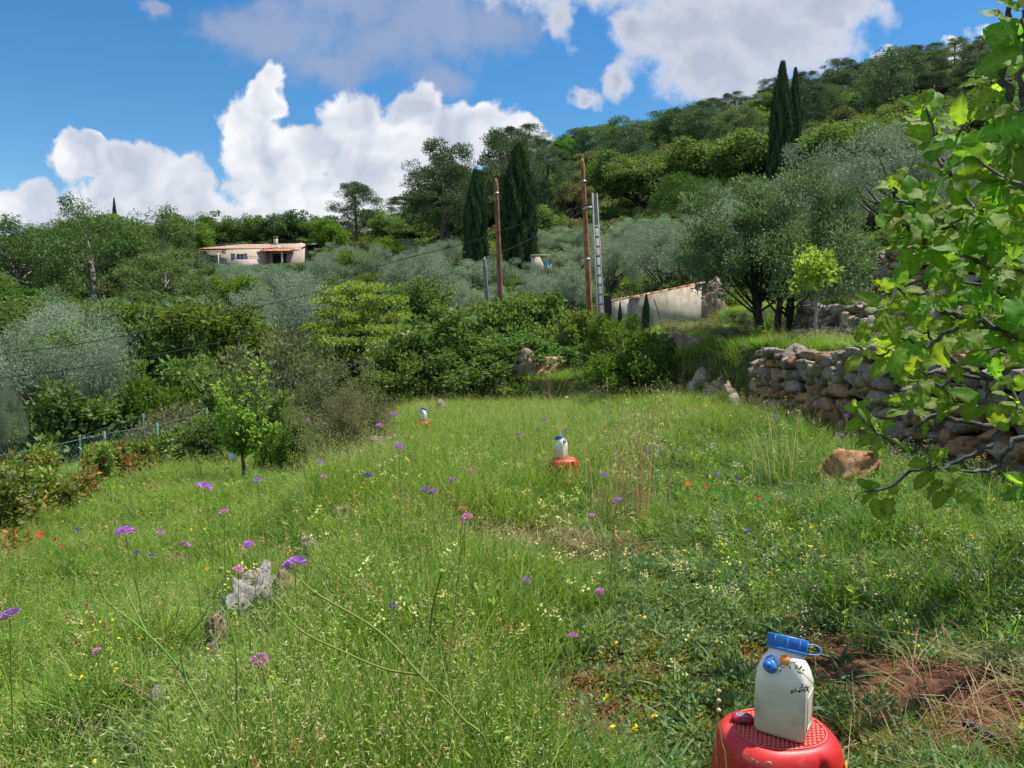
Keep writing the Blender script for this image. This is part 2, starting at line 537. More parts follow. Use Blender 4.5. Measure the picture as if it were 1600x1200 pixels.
L_fig = leaf_mat('leaf_fig', (0.1, 0.23, 0.035), (0.27, 0.43, 0.07), 0.66, (1.6, 1.6, 0.5), 0.55, 0.03, 0.45, spec=0.22)
Gr1 = leaf_mat('grass_green', (0.085, 0.19, 0.02), (0.27, 0.385, 0.07), 0.47, (1.3, 1.3, 0.5))
Gr2 = leaf_mat('grass_yellow_green', (0.2, 0.34, 0.05), (0.38, 0.47, 0.12), 0.45, (1.2, 1.2, 0.6))
Gr3 = leaf_mat('grass_straw', (0.42, 0.31, 0.13), (0.64, 0.52, 0.28), 0.3, (1.1, 1.0, 0.6))
Gr3b = leaf_mat('dead_grass', (0.16, 0.11, 0.055), (0.34, 0.25, 0.13), 0.15, (1.1, 1.0, 0.6))
Gr4 = leaf_mat('grass_deep', (0.05, 0.135, 0.024), (0.13, 0.245, 0.05), 0.42, (1.3, 1.3, 0.5))  # darker than the other greens, carries the shade of the meadow's right side
Gr5 = leaf_mat('herb_leaf', (0.11, 0.19, 0.07), (0.23, 0.31, 0.14), 0.35)
Gr6 = leaf_mat('seed_head', (0.33, 0.36, 0.12), (0.54, 0.52, 0.25), 0.3, (1.1, 1.0, 0.7))
Gr7 = leaf_mat('moss_mat', (0.18, 0.2, 0.035), (0.34, 0.32, 0.08), 0.35)
Pt_w = leaf_mat('petal_white', (0.4, 0.36, 0.27), (0.58, 0.53, 0.42), 0.3, (1, 1, 1))
Pt_y = leaf_mat('petal_yellow', (0.75, 0.55, 0.02), (0.85, 0.68, 0.05), 0.3, (1, 1, 0.5))
Pt_py = leaf_mat('petal_pale_yellow', (0.68, 0.62, 0.2), (0.78, 0.74, 0.35), 0.3, (1, 1, 0.8))
Pt_p = leaf_mat('petal_mauve', (0.42, 0.16, 0.52), (0.68, 0.36, 0.78), 0.3, (1, 0.8, 1.1), hue=0.02)
Pt_k = leaf_mat('petal_pink', (0.55, 0.2, 0.42), (0.75, 0.42, 0.6), 0.3, (1, 0.8, 1.0), hue=0.02)
Pt_b = leaf_mat('petal_violet', (0.16, 0.08, 0.38), (0.34, 0.22, 0.6), 0.3, (1, 0.8, 1.1))
Pt_t = leaf_mat('seed_tan', (0.42, 0.24, 0.1), (0.62, 0.42, 0.22), 0.2)
Pt_r = leaf_mat('petal_red', (0.62, 0.03, 0.015), (0.8, 0.07, 0.03), 0.35, (1.2, 0.7, 0.5))
St_g = leaf_mat('stem_green', (0.14, 0.25, 0.04), (0.27, 0.37, 0.09), 0.3)

# ------------------------------------------------------------------ ground sheet
def axis(lo, hi, step, far_lo, far_hi, grow=1.13):
    mid = list(np.arange(lo, hi + 1e-6, step))
    s, a = step, hi
    up = []
    while a < far_hi:
        s = min(s * grow, 40)
        a += s
        up.append(a)
    s, a = step, lo
    dn = []
    while a > far_lo:
        s = min(s * grow, 40)
        a -= s
        dn.append(a)
    return np.array(dn[::-1] + mid + up)


BARE = [(2.1, 2.85, 0.8, 0.4, 0.85), (1.2, 3.7, 0.5, 0.25, 0.8), (0.35, 3.2, 0.35, 0.22, 0.9), (-0.1, 6.1, 0.75, 0.4, 0.55), (0.5, 5.2, 0.6, 0.3, 0.5), (0.9, 6.9, 0.8, 0.35, 0.45), (2.0, 6.6, 0.5, 0.25, 0.6), (1.9, 3.0, 0.75, 0.6, 1.0), (1.45, 3.55, 0.5, 0.3, 0.9), (2.3, 3.0, 0.8, 0.5, 0.9), (0.6, 3.15, 0.5, 0.34, 0.85), (0.3, 2.85, 0.34, 0.3, 0.8), (1.0, 2.6, 0.5, 0.4, 0.5),
        (0.15, 5.9, 0.8, 0.45, 0.55), (-2.0, 2.7, 0.22, 0.3, 0.7), (0.9, 8.0, 1.1, 0.8, 0.3), (0.75, 3.9, 0.35, 0.2, 0.6), (2.4, 7.0, 0.6, 0.3, 0.35)]


def bare_at(x, y):
    b = np.zeros_like(x)
    for cx, cy, rx, ry, a in BARE:
        b = np.maximum(b, a * np.exp(-(((x - cx) / rx) ** 2 + ((y - cy) / ry) ** 2)))
    return b


gx = axis(-12, 14, 0.2, -700, 900)
gy = axis(-2, 32, 0.2, -300, 1100)
XX, YY = np.meshgrid(gx, gy)
ZZ = G(XX, YY)
nx, ny = len(gx), len(gy)
ii = np.arange(ny - 1)[:, None] * nx + np.arange(nx - 1)[None, :]
Fg = np.stack([ii, ii + 1, ii + nx + 1, ii + nx], -1).reshape(-1, 4)
me = mesh_np('ground', np.stack([XX, YY, ZZ], -1).reshape(-1, 3), Fg, m_ground, smooth=True)
a_ = me.attributes.new('bare', 'FLOAT', 'POINT')
a_.data.foreach_set('value', bare_at(XX.ravel(), YY.ravel()).astype(np.float32))
ground = tag(ob('ground', me), kind='structure')

# ------------------------------------------------------------------ foliage builders
def leaf_quads(C, A, B, L, Wd):
    """diamond leaves: centre-base C, unit axis A, unit side B, length L, width Wd"""
    L = np.asarray(L)[:, None]
    Wd = np.asarray(Wd)[:, None]
    V = np.stack([C, C + A * L * 0.45 + B * Wd * 0.5, C + A * L, C + A * L * 0.45 - B * Wd * 0.5], 1).reshape(-1, 3)
    F = np.arange(len(V)).reshape(-1, 4)
    return V, F


def clump_leaves(cen, rad, n, L, Wd, flat=1.0, up=0.2, out=0.8, droop=0.0, rg=rng, jit=0.3):
    """n leaves in each clump (cen: k,3; rad: k) mostly near its surface, growing outwards"""
    k = len(cen)
    d = unit(rg.normal(size=(k, n, 3)))
    rr = rad[:, None, None] * rg.random((k, n, 1)) ** 0.45
    off = d * rr
    off[..., 2] *= flat
    C = (cen[:, None, :] + off).reshape(-1, 3)
    A = unit(d * out + rg.normal(size=(k, n, 3)) * 0.55 + np.array([0, 0, up - droop])).reshape(-1, 3)
    B = unit(np.cross(A, unit(rg.normal(size=A.shape))))
    m = len(C)
    ls = L * (1 - jit + 2 * jit * rg.random(m))
    V, F = leaf_quads(C, A, B, ls, Wd * ls / L)
    tint = np.repeat(np.clip(0.55 * rg.random(m) + 0.45 * np.repeat(rg.random(k), n), 0, 1), 4)
    return V, F, tint


def crown_points(n, rx, ry, rz, cz, rg, shell=0.62, bottom=-0.5, lump=0.2):
    """clump centres in an uneven ellipsoid"""
    out = []
    sd = rg.random() * 50
    while len(out) < n:
        d = rg.normal(size=3)
        d /= np.linalg.norm(d)
        if d[2] < bottom:
            continue
        f = 1 + lump * mnoise.noise((d[0] * 1.6 + sd, d[1] * 1.6, d[2] * 1.6)) * 2
        q = (shell + (1 - shell) * rg.random()) if rg.random() < 0.8 else rg.random() * shell
        out.append((d[0] * rx * f * q, d[1] * ry * f * q, cz + d[2] * rz * f * q))
    return np.array(out)


def trunk_mesh(name, mat, H0, r0, targets, lean=(0, 0), stems=1, rg=rng, sides=7, sub=0.35):
    """tapered trunk(s) with limbs running to the given crown points"""
    mb = MB()
    for s in range(stems):
        a = rg.random() * 6.28
        spread = 0.0 if stems == 1 else r0 * 1.8
        b = np.array([math.cos(a) * spread, math.sin(a) * spread, -0.25])
        top = np.array([lean[0] + math.cos(a) * spread * 3.0, lean[1] + math.sin(a) * spread * 3.0, H0])
        mid = (b + top) / 2 + rg.normal(size=3) * np.array([1, 1, 0]) * r0 * 0.8
        mb.tube(curve_pts([b, mid, top], 5), np.linspace(r0 * 1.25, r0 * 0.75, 11), sides)
        for tg_ in targets[s::stems]:
            tg_ = np.asarray(tg_)
            st = b + (top - b) * (0.55 + 0.45 * rg.random())
            md = st * 0.5 + tg_ * 0.5 + rg.normal(size=3) * 0.08 * np.linalg.norm(tg_ - st) + np.array([0, 0, 0.05])
            mb.tube(curve_pts([st, md, tg_], 3), np.linspace(r0 * sub, r0 * 0.06, 7), 4, cap=False)
    return mb.mesh(name, mat, smooth=True)


class Proto:
    def __init__(self, crown, trunk, H, Wd):
        self.crown, self.trunk, self.H, self.W = crown, trunk, H, Wd


def make_tree(kind, seed, scale_n=1.0, leaf_k=1.0):
    rg = np.random.default_rng(seed)
    if kind == 'olive':
        H, Wd = 5.0, 5.4
        c = crown_points(int(50), Wd / 2 - .5, Wd / 2 - .5, 2.0, 2.85, rg, 0.7, -0.6, 0.34)
        V, F, ti = clump_leaves(c, 0.35 + 0.4 * rg.random(len(c)), int(340 * scale_n), 0.125 * leaf_k, 0.038 * leaf_k, up=0.55, rg=rg)
        tr = trunk_mesh('trunk', m_bark, 1.5, 0.2, c[:18] * 0.9, stems=2, rg=rg)
        m = L_olive
    elif kind in ('oak', 'oak_tan', 'bright'):
        H, Wd = 8.0, 8.0
        c = crown_points(72, Wd / 2 - .7, Wd / 2 - .7, 3.1, 4.7, rg, 0.6, -0.65, 0.22)
        V, F, ti = clump_leaves(c, 0.65 + 0.55 * rg.random(len(c)), int(135 * scale_n), 0.3 * leaf_k, 0.17 * leaf_k, flat=0.75, up=0.25, rg=rg)
        tr = trunk_mesh('trunk', m_barkd, 2.6, 0.25, c[:16] * 0.9, rg=rg)
        m = {'oak': L_oak, 'oak_tan': L_oakb, 'bright': L_bright}[kind]
    elif kind == 'pine':
        H, Wd = 12.0, 8.5
        c, lean = [], rg.normal(size=2) * 0.8
        for q in range(78):
            h = 3.2 + 8.2 * rg.random() ** 0.8
            f = math.sin(min(1, (h - 1.6) / 4.2) * 1.57) * (1 - max(0, (h - 8) / 4.2) ** 1.6 * 0.8)
            a = rg.random() * 6.28
            rr = (0.25 + 0.75 * rg.random() ** 0.6) * 3.5 * f
            c.append((math.cos(a) * rr + lean[0] * h / 10, math.sin(a) * rr + lean[1] * h / 10, h))
        c = np.array(c)
        V, F, ti = clump_leaves(c, 0.55 + 0.65 * rg.random(len(c)), int(220 * scale_n), 0.28 * leaf_k, 0.07 * leaf_k, flat=0.6, up=0.6, rg=rg)
        tr = trunk_mesh('trunk', m_bark, 9.5, 0.2, c[:26], (lean[0] * 0.9, lean[1] * 0.9), rg=rg, sub=0.3)
        m = L_pine
    elif kind == 'stone_pine':
        H, Wd = 6.0, 8.0
        c = crown_points(90, 3.5, 3.5, 2.5, 2.9, rg, 0.75, -0.35, 0.1)
        V, F, ti = clump_leaves(c, 0.5 + 0.3 * rg.random(len(c)), int(150 * scale_n), 0.24 * leaf_k, 0.07 * leaf_k, flat=0.8, up=0.7, rg=rg)
        tr = trunk_mesh('trunk', m_bark, 2.4, 0.25, c[:16] * 0.9, rg=rg)
        m = L_stone
    elif kind == 'cypress':
        H, Wd = 12.0, 2.6
        n = int(11000 * scale_n)
        h = rg.random(n) ** 0.85
        prof = np.where(h < 0.12, 0.55 + h / 0.12 * 0.4, np.where(h < 0.5, 0.95 + 0.05 * np.sin(h * 8), 1.0 - ((h - 0.5) / 0.5) ** 1.5 * 0.97))
        a = rg.random(n) * 6.283
        flute = 0.84 + 0.16 * np.sin(a * 7 + 3 * np.sin(h * 9)) + 0.1 * np.sin(a * 13 + h * 25)
        rr = 1.3 * prof * flute * (0.72 + 0.28 * rg.random(n) ** 0.5)
        C = np.stack([np.cos(a) * rr, np.sin(a) * rr, h * 11.6 + 0.15], 1)
        A = unit(np.stack([np.cos(a) * 0.25, np.sin(a) * 0.25, np.full(n, 1.0)], 1) + rg.normal(size=(n, 3)) * 0.16)
        B = unit(np.cross(A, np.stack([np.cos(a), np.sin(a), np.zeros(n)], 1) + rg.normal(size=(n, 3)) * 0.5))
        V, F = leaf_quads(C, A, B, 0.5 * leaf_k * (0.6 + 0.8 * rg.random(n)), np.full(n, 0.13 * leaf_k))
        ti = np.repeat(np.clip(0.5 * rg.random(n) + 0.5 * (flute - 0.58) / 0.5, 0, 1), 4)
        mb = MB()
        mb.tube([(0, 0, -.3), (0, 0, 3), (0, 0, 10.5)], [0.24, 0.2, 0.03], 7)
        tr = mb.mesh('trunk', m_barkd, True)
        m = L_cyp
    elif kind == 'gum':
        H, Wd = 12.0, 12.0
        c = []
        for q in range(25):
            a = rg.random() * 6.28
            rr = 5.0 * rg.random() ** 0.5
            hub = np.array([math.cos(a) * rr, math.sin(a) * rr, 2.0 + 8.8 * rg.random() ** 0.8 * (1 - rr / 12)])
            for j in range(6):
                c.append(hub + rg.normal(size=3) * np.array([0.95, 0.95, 0.55]))
        c = np.array(c)
        V, F, ti = clump_leaves(c, 0.6 + 0.5 * rg.random(len(c)), int(130 * scale_n), 0.3 * leaf_k, 0.09 * leaf_k, flat=0.9, droop=0.75, up=0, rg=rg)
        tr = trunk_mesh('trunk', m_barkp, 4.6, 0.3, c[::6], (0.5, 0), rg=rg, sub=0.42)
        m = L_euc
    elif kind == 'layered':
        H, Wd = 4.6, 7.0
        c = []
        for q in range(95):
            lay = rg.integers(0, 6)
            h = 1.3 + lay * 0.55 + rg.normal() * 0.07
            a = rg.random() * 6.28
            rr = (3.4 - lay * 0.42) * rg.random() ** 0.55
            c.append((math.cos(a) * rr, math.sin(a) * rr, h + 0.05 * rr))
        c = np.array(c)
        V, F, ti = clump_leaves(c, 0.4 + 0.3 * rg.random(len(c)), int(150 * scale_n), 0.15 * leaf_k, 0.075 * leaf_k, flat=0.22, up=0.1, rg=rg)
        tr = trunk_mesh('trunk', m_barkd, 1.2, 0.12, c[:34], stems=3, rg=rg)
        m = L_yell
    else:   # bushes: (leaf material, leaf length, leaf width, upright)
        m, L_, W_, up_, flat_ = {'bramble': (L_bram, 0.15, 0.085, 0.2, 0.8), 'scrub': (L_scrub, 0.13, 0.04, 0.5, 1.0),
                                 'bush_bright': (L_bright, 0.13, 0.07, 0.3, 0.8), 'bush_dark': (L_oak, 0.16, 0.1, 0.2, 0.8)}[kind]
        H, Wd = 2.6, 3.6
        c = crown_points(60, 1.5, 1.5, 1.25, 1.15, rg, 0.6, -0.75, 0.35)
        V, F, ti = clump_leaves(c, 0.22 + 0.3 * rg.random(len(c)), int(150 * scale_n), L_ * leaf_k, W_ * leaf_k, flat=flat_, up=up_, rg=rg)
        tr = trunk_mesh('trunk', m_twig if kind in ('bramble', 'scrub') else m_barkd, 0.5, 0.05, np.concatenate([c[:40] * 1.02, c[:10] * 1.15]), stems=5, rg=rg, sub=0.5)
        m = m
    zmax, wmax = np.quantile(V[:, 2], 0.995), np.quantile(np.abs(V[:, :2]), 0.985) * 2
    return Proto(mesh_np('crown', V, F, m, tint=ti), tr, zmax, wmax)


PROTO = {}


def proto(kind, i=0):
    key = (kind, i)
    if key not in PROTO:
        PROTO[key] = make_tree(kind, 100 + hash_s(kind) + i * 17)
    return PROTO[key]


def hash_s(s):
    return sum(ord(c) * (i + 3) for i, c in enumerate(s)) % 1000


def plant_tree(name, kind, loc, height, width, label, cat, group=None, var=None, pr_=None, rz=None):
    """one tree as a thing with its own trunk and crown; alike trees share mesh data"""
    p = pr_ or proto(kind, int(rng.integers(0, 3)) if var is None else var)
    o = thing(name, label, cat, loc, rng.random() * 6.283 if rz is None else rz, group)
    o.scale = (width / p.W, width / p.W, height / p.H)
    ob('trunk', p.trunk, o)
    ob('crown', p.crown, o)
    return o


def tree_px(name, kind, px, top, d, wpx, label, cat='tree', group=None, var=None, pr_=None, minh=None):
    """a tree whose crown reaches photo row `top` when standing at depth d"""
    q = W(px, top, d)
    z = Gs(q.x, d)
    h = max(q.z - z, minh or 1.0)
    return plant_tree(name, kind, (q.x, d, z - 0.05), h, wpx / FPX * d, label, cat, group, var, pr_)


FILLED = []
TAKEN = []     # (px0, px1, d) of hand-placed trees, so that the fill leaves them room


def T(name, kind, px, top, d, wpx, label, **k):
    TAKEN.append((px, d, wpx))
    return tree_px(name, kind, px, top, d, wpx, label, **k)


# --- trees one can point at
T('cypress_tree', 'cypress', 743, 266, 72, 36, 'dark narrow cypress on the slope, just left of the reddish brown wooden pole', var=0)
T('cypress_tree', 'cypress', 810, 226, 70, 54, 'broad tall dark cypress on the slope, between the two wooden poles', var=1)
T('cypress_tree', 'cypress', 1223, 98, 85, 34, 'very tall dark cypress standing out against the cloud, bigger of two close together', var=0)
T('cypress_tree', 'cypress', 1243, 108, 86, 21, 'slim cypress right behind the very tall one under the white cloud', var=1)
T('cypress_tree', 'cypress', 1010, 458, 28.5, 11, 'small pencil-thin cypress in front of the white shed wall', var=1)
T('cypress_tree', 'cypress', 969, 470, 28.2, 8, 'tiny thin cypress by the shed doorway beside the yellowish downpipe', var=0)
T('cypress_tree', 'cypress', 178, 310, 172, 8, 'tiny far cypress poking above the wooded crest, cloud behind it', var=0)
T('pine_tree', 'pine', 556, 288, 150, 78, 'lone pine with a rounded open crown against the cloud, beside no other tall tree', var=0)
T('pine_tree', 'pine', 700, 220, 98, 122, 'tall pine with ragged limbs behind the narrow cypress, cloud showing through', var=1)
T('pine_tree', 'pine', 778, 207, 104, 104, 'tallest dark pine behind the two slope cypresses, crown against the cloud', var=2)
T('pine_tree', 'pine', 688, 258, 92, 112, 'lower spreading pine under the ragged tall pine, limbs reaching out sideways', var=0)
T('pine_tree', 'pine', 850, 232, 115, 90, 'dark green pine just behind the broad tall cypress', var=1)
T('stone_pine_tree', 'stone_pine', 1076, 274, 78, 118, 'round dome-shaped bright green stone pine above the white shed', var=0)
T('gum_tree', 'gum', 135, 310, 76, 200, 'big drooping gum tree with a pale bare trunk, left of the tiled house', var=0)
T('gum_tree', 'gum', 228, 328, 84, 150, 'drooping gum tree with long level limbs right beside the tiled house', var=1)
T('gum_tree', 'gum', 25, 345, 80, 150, 'gum tree with bronze tinted foliage behind the big silvery olive', var=2)
T('broadleaf_tree', 'bright', 305, 350, 128, 66, 'fresh green broadleaf tree at the left end of the tiled house', var=0)
T('broadleaf_tree', 'bright', 516, 343, 130, 56, 'rounded fresh green tree just past the dark carport of the tiled house', var=1)
T('oak_tree', 'oak', 275, 336, 150, 60, 'brownish green oak behind the fresh green tree left of the house', var=0)
T('oak_tree', 'oak', 338, 332, 150, 74, 'grey green oak rising behind the left half of the tiled roof', var=1)
T('oak_tree', 'oak', 394, 335, 148, 48, 'dark oak behind the tiled roof, just left of the chimney', var=2)
T('oak_tree', 'oak', 452, 330, 150, 74, 'dark oak behind the chimney, under the far street lamp', var=0)
T('oak_tree', 'oak', 640, 345, 125, 80, 'dark bushy oak on the slope left of the narrow cypress', var=1)
T('oak_tree', 'oak', 600, 338, 135, 56, 'dark oak to the right of the lone pine', var=2)
T('oak_tree', 'oak', 1020, 245, 120, 120, 'dark rounded oak above the dome-shaped stone pine, left side', var=0)
T('oak_tree', 'oak_tan', 1085, 240, 125, 90, 'tan tinged oak directly above the dome-shaped stone pine', var=1)
T('oak_tree', 'oak_tan', 1290, 200, 120, 80, 'yellowish tan oak right of the slim cypress', var=2)
T('oak_tree', 'oak', 1150, 240, 112, 80, 'dark olive-green oak left of the very tall cypress', var=1)
T('pine_tree', 'pine', 1385, 118, 190, 130, 'broad dark pine high on the hill under the small white cloud', var=1)
T('pine_tree', 'pine', 1455, 82, 240, 90, 'dark pine topping the hill crest, highest crown in view', var=2)
T('pine_tree', 'pine', 1060, 172, 190, 120, 'flat topped pine on the hill crest right of the tall wooden pole', var=0)
T('olive_tree', 'olive', 1395, 190, 38, 210, 'tall silvery olive behind the upper rubble wall, beside the fig leaves', var=0)
T('olive_tree', 'olive', 1290, 232, 44, 130, 'silvery olive behind the slim cypress foot, above the big dark green tree', var=1)
T('olive_tree', 'olive', 1130, 330, 38, 150, 'silvery olive just above the right end of the shed roof', var=2)
T('olive_tree', 'olive', 1045, 348, 42, 140, 'silvery olive above the left half of the shed roof', var=0)
T('olive_tree', 'olive', 965, 372, 46, 90, 'silvery olive close behind the concrete pole', var=1)
OL = make_tree('olive', 771, 2.6, 0.56)
T('olive_tree', 'olive', 78, 462, 25, 250, 'large silver-grey olive at the near end of the lower grove, past the wire fence', pr_=OL)
T('olive_tree', 'olive', 160, 545, 24, 110, 'low silvery olive bough mass to the right of the large silver-grey olive', pr_=OL)
T('olive_tree', 'olive', 0, 588, 14.5, 60, 'pale leaved young olive beyond the near end of the wire fence', pr_=OL)
T('layered_tree', 'layered', 560, 440, 33, 190, 'yellow-green tree with flat layered sprays and reddish shoot tips', var=0)
# the dark dense tree at 20 m
rg = np.random.default_rng(21)
c = crown_points(125, 2.2, 2.0, 1.75, 2.45, rg, 0.7, -0.7, 0.32)
V, F, ti = clump_leaves(c, 0.22 + 0.32 * rg.random(len(c)), 460, 0.085, 0.036, up=0.5, rg=rg)
BIG = Proto(mesh_np('crown', V, F, L_holm, tint=ti), trunk_mesh('trunk', m_barkd, 1.3, 0.09, c[:44] * 0.97, stems=5, rg=rg), np.quantile(V[:, 2], .995), np.quantile(np.abs(V[:, :2]), .985) * 2)
T('dense_tree', 'oak', 1212, 268, 20.5, 265, 'big dense dark green tree with several thin trunks, right of the white shed', pr_=BIG)

# young citrus with a tag, in the terrace behind the wall
rg = np.random.default_rng(5)
c = crown_points(26, 0.42, 0.42, 0.38, 1.45, rg, 0.5, -0.7, 0.25)
V, F, ti = clump_leaves(c, 0.14 + 0.08 * rg.random(len(c)), 60, 0.1, 0.05, flat=1, up=0.2, rg=rg)
q = W(1274, 535, 16.3)
z = Gs(q.x, q.y)
cit = thing('citrus_tree', 'young yellow-green citrus tree with a tag, on the terrace above the stone wall', 'tree', (q.x, q.y, z))
ob('crown', mesh_np('crown', V, F, L_lime, tint=ti), cit, scl=(1.15, 1.15, 1.18))
ob('trunk', trunk_mesh('trunk', m_barkp, 1.1, 0.035, c[:10] * 1.1, rg=rg), cit)
m_white = solid_mat('white_card', (0.72, 0.72, 0.7), (0.78, 0.78, 0.77), 5, 0.6)
m_red = solid_mat('red_print', (0.55, 0.04, 0.05), (0.6, 0.05, 0.06), 5, 0.5)
mb = MB().box((-0.055, -0.004, 0), (0.055, 0.0, 0.15))
tg_o = ob('tag', mb.mesh('tag', m_white), cit, (0.0, -0.06, 0.83), (0.1, 0.35, 0.1))
mb = MB().prism([(0.03 * math.cos(k * 0.52), 0.075 + 0.03 * math.sin(k * 0.52)) for k in range(12)], -0.007, -0.005)
ob('mark', mb.mesh('mark', m_red), tg_o)

# lime sapling on the left terrace: separate upright shoots
rg = np.random.default_rng(9)
q = W(380, 770, 11.3)
sap = thing('lime_sapling', 'young tree of upright shoots with fresh lime leaves, white tag on its stem', 'tree', (q.x, q.y, Gs(q.x, q.y)))
mb, cs = MB(), []
mb.tube([(0, 0, -.05), (0.02, 0, 0.3), (0.0, 0, 0.62)], [0.035, 0.03, 0.028], 8)
for k in range(15):
    a = k * 2.4
    sp = 0.12 + 0.42 * ((k * 0.618) % 1)
    hh = 2.1 - 1.1 * ((k * 0.37) % 1) - 0.2 * sp
    p = curve_pts([(0, 0, 0.5 + 0.03 * (k % 5)), (math.cos(a) * sp * 0.7, math.sin(a) * sp * 0.7, 0.85), (math.cos(a) * sp, math.sin(a) * sp, hh)], 7)
    mb.tube(p, np.linspace(0.012, 0.003, len(p)), 4)
    for j in range(3, len(p)):
        cs.append(p[j])
ob('trunk', mb.mesh('trunk', m_bark, True), sap)
cs = np.array(cs)
V, F, ti = clump_leaves(cs, 0.06 + 0.04 * rg.random(len(cs)), 11, 0.075, 0.055, up=-0.1, out=1.0, rg=rg)
ob('crown', mesh_np('crown', V, F, L_lime, tint=ti), sap)
ob('tag', MB().box((-0.045, -0.003, 0), (0.045, 0.003, 0.16)).mesh('tag', m_white), sap, (-0.09, -0.06, 0.45), (0.05, -0.35, 0.2))

# bushes
for kind, px, top, d, wpx, lab in [
    ('bramble', 640, 512, 26, 120, 'bramble swell right behind the half hidden red roof'), ('bramble', 690, 488, 26.5, 160, 'leafy bramble mass left of the small grey post'), ('bramble', 770, 462, 28.5, 130, 'bramble mound under the reddish brown wooden pole'),
    ('bramble', 850, 458, 29, 140, 'tallest bramble mound, just left of the concrete pole'), ('bramble', 905, 485, 26.5, 110, 'twiggy dark bramble at the foot of the concrete pole'),
    ('bramble', 610, 545, 25, 120, 'low bramble thicket in front of the layered yellow-green tree'), ('bramble', 745, 540, 24.6, 150, 'lowest bramble skirt at the far edge of the meadow'),
    ('bramble', 835, 520, 25.8, 140, 'bramble skirt above the small stone ledge'),
    ('bush_bright', 985, 496, 20.2, 125, 'fresh green bush growing on the far end of the terrace bank'), ('bush_bright', 945, 492, 24, 60, 'light green shrub sprouting at the shed corner'),
    ('scrub', 1085, 500, 23, 100, 'grey twiggy shrub in front of the shed, right of the fresh green bush'), ('scrub', 1150, 505, 19.5, 70, 'dark twiggy shrub below the big dense tree'),
    ('scrub', 440, 515, 23, 165, 'grey-green scrubby thicket behind the lime sapling'), ('scrub', 520, 560, 20, 120, 'grey-green scrub between sapling and layered tree'),
    ('bush_dark', 230, 500, 30, 150, 'dark glossy bush behind the low silvery olive bough'), ('bush_dark', 130, 600, 21, 170, 'dark green bush just behind the wire fence'),
    ('bush_dark', 300, 560, 24, 130, 'dark green bush at the far end of the wire fence'), ('bush_bright', 235, 590, 22, 90, 'fresh green bush among dark bushes behind the wire fence'),
    ('bush_bright', 1085, 590, 18.6, 62, 'leafy weedy shrub spilling over the bank left of the wall corner'), ('bramble', 1130, 610, 16.2, 52, 'low bramble at the foot of the wall corner'), ('bramble', 1050, 612, 20.5, 60, 'bramble on the far part of the overgrown bank'),
    ('scrub', 265, 630, 18, 110, 'brownish twiggy scrub at the end of the red-tipped shrub row'), ('bramble', 330, 640, 15.5, 100, 'dark bramble right behind the lime sapling'),
    ('bramble', 430, 610, 17, 90, 'bramble thicket right of the lime sapling crown'), ('scrub', 470, 575, 19, 110, 'thin grey scrub left of the meadow head')]:
    nm = {'bramble': 'bramble_bush', 'bush_bright': 'green_bush', 'scrub': 'scrub_bush', 'bush_dark': 'dark_bush'}[kind]
    tree_px(nm, kind, px, top, d, wpx * 1.1, lab, 'bush', minh=0.6)
tree_px('green_bush', 'bush_bright', 445, 640, 12.9, 95, 'small leafy bush between the lime sapling and the scraggly bush', 'bush', minh=0.5)
tree_px('dark_bush', 'bush_dark', 318, 655, 13.6, 95, 'low dark bush just left of the lime sapling', 'bush', minh=0.5)
near_bush = make_tree('scrub', 333, 3.2, 0.52)
tree_px('scrub_bush', 'scrub', 545, 606, 12.6, 155, 'scraggly grey-green bush on the terrace edge among mauve flowers', 'bush', pr_=near_bush)
# dry twigs under the green bush: one tangle
mb = MB()
for k in range(260):
    x0 = 2.2 + 2.6 * rng.random()
    y0 = edge_right(21.5) - 0 * x0
    yy0 = 20.6 + 1.6 * rng.random()
    z0 = Gs(x0, yy0)
    p0 = np.array([x0, yy0, z0 + 0.5 * rng.random()])
    dv = rng.normal(size=3) * np.array([0.45, 0.25, 0.35])
    mb.tube([p0, p0 + dv * 0.5 + np.array([0, 0, 0.08]), p0 + dv], [0.008, 0.006, 0.003], 3, cap=False)
tag(ob('dead_twigs', mb.mesh('dead_twigs', m_twig)), kind='stuff')

# --- the rest of the hillside, zone by zone, each tree its own thing
def room(px, d, wpx):
    for (p, dd, w_) in TAKEN:
        if abs(px - p) < (wpx + w_) * 0.26 and 0.86 < d / dd < 1.16:
            return False
    return True


GROVE = ([-100, 0, 150, 300, 330, 480, 520, 600, 720, 1000, 1100, 1500], [470, 465, 468, 440, 411, 411, 385, 372, 372, 340, 335, 260])


def fill(n, name, kind, box, hgt, label, group, wid=None, cond=None, tries=40, cat='tree', cap=None):
    (p0, p1), (d0, d1) = box
    done = 0
    for _ in range(n * tries):
        if done >= n:
            break
        px = p0 + (p1 - p0) * rng.random()
        d = math.sqrt(d0 ** 2 + (d1 ** 2 - d0 ** 2) * rng.random())
        h = hgt[0] + (hgt[1] - hgt[0]) * rng.random()
        wd_ = (wid or 0.9) * h * (0.85 + 0.35 * rng.random())
        wpx = wd_ / d * FPX
        if not room(px, d, wpx) or (cond and not cond(px, d)):
            continue
        x = (px - 800) / FPX * d
        if cap:                                     # keep the view over low groves open, as it is
            hmx = W(px, np.interp(px, *cap), d).z - Gs(x, d)
            if hmx < 1.6:
                continue
            h = min(h, hmx)
            wd_ = min(wd_, h * 1.5)
        TAKEN.append((px, d, wpx))
        kd = kind if isinstance(kind, str) else kind[int(rng.integers(0, len(kind)))]
        FILLED.append(plant_tree(name, kd, (x, d, Gs(x, d) - 0.1), h, wd_, label, cat, group))
        done += 1
    return done


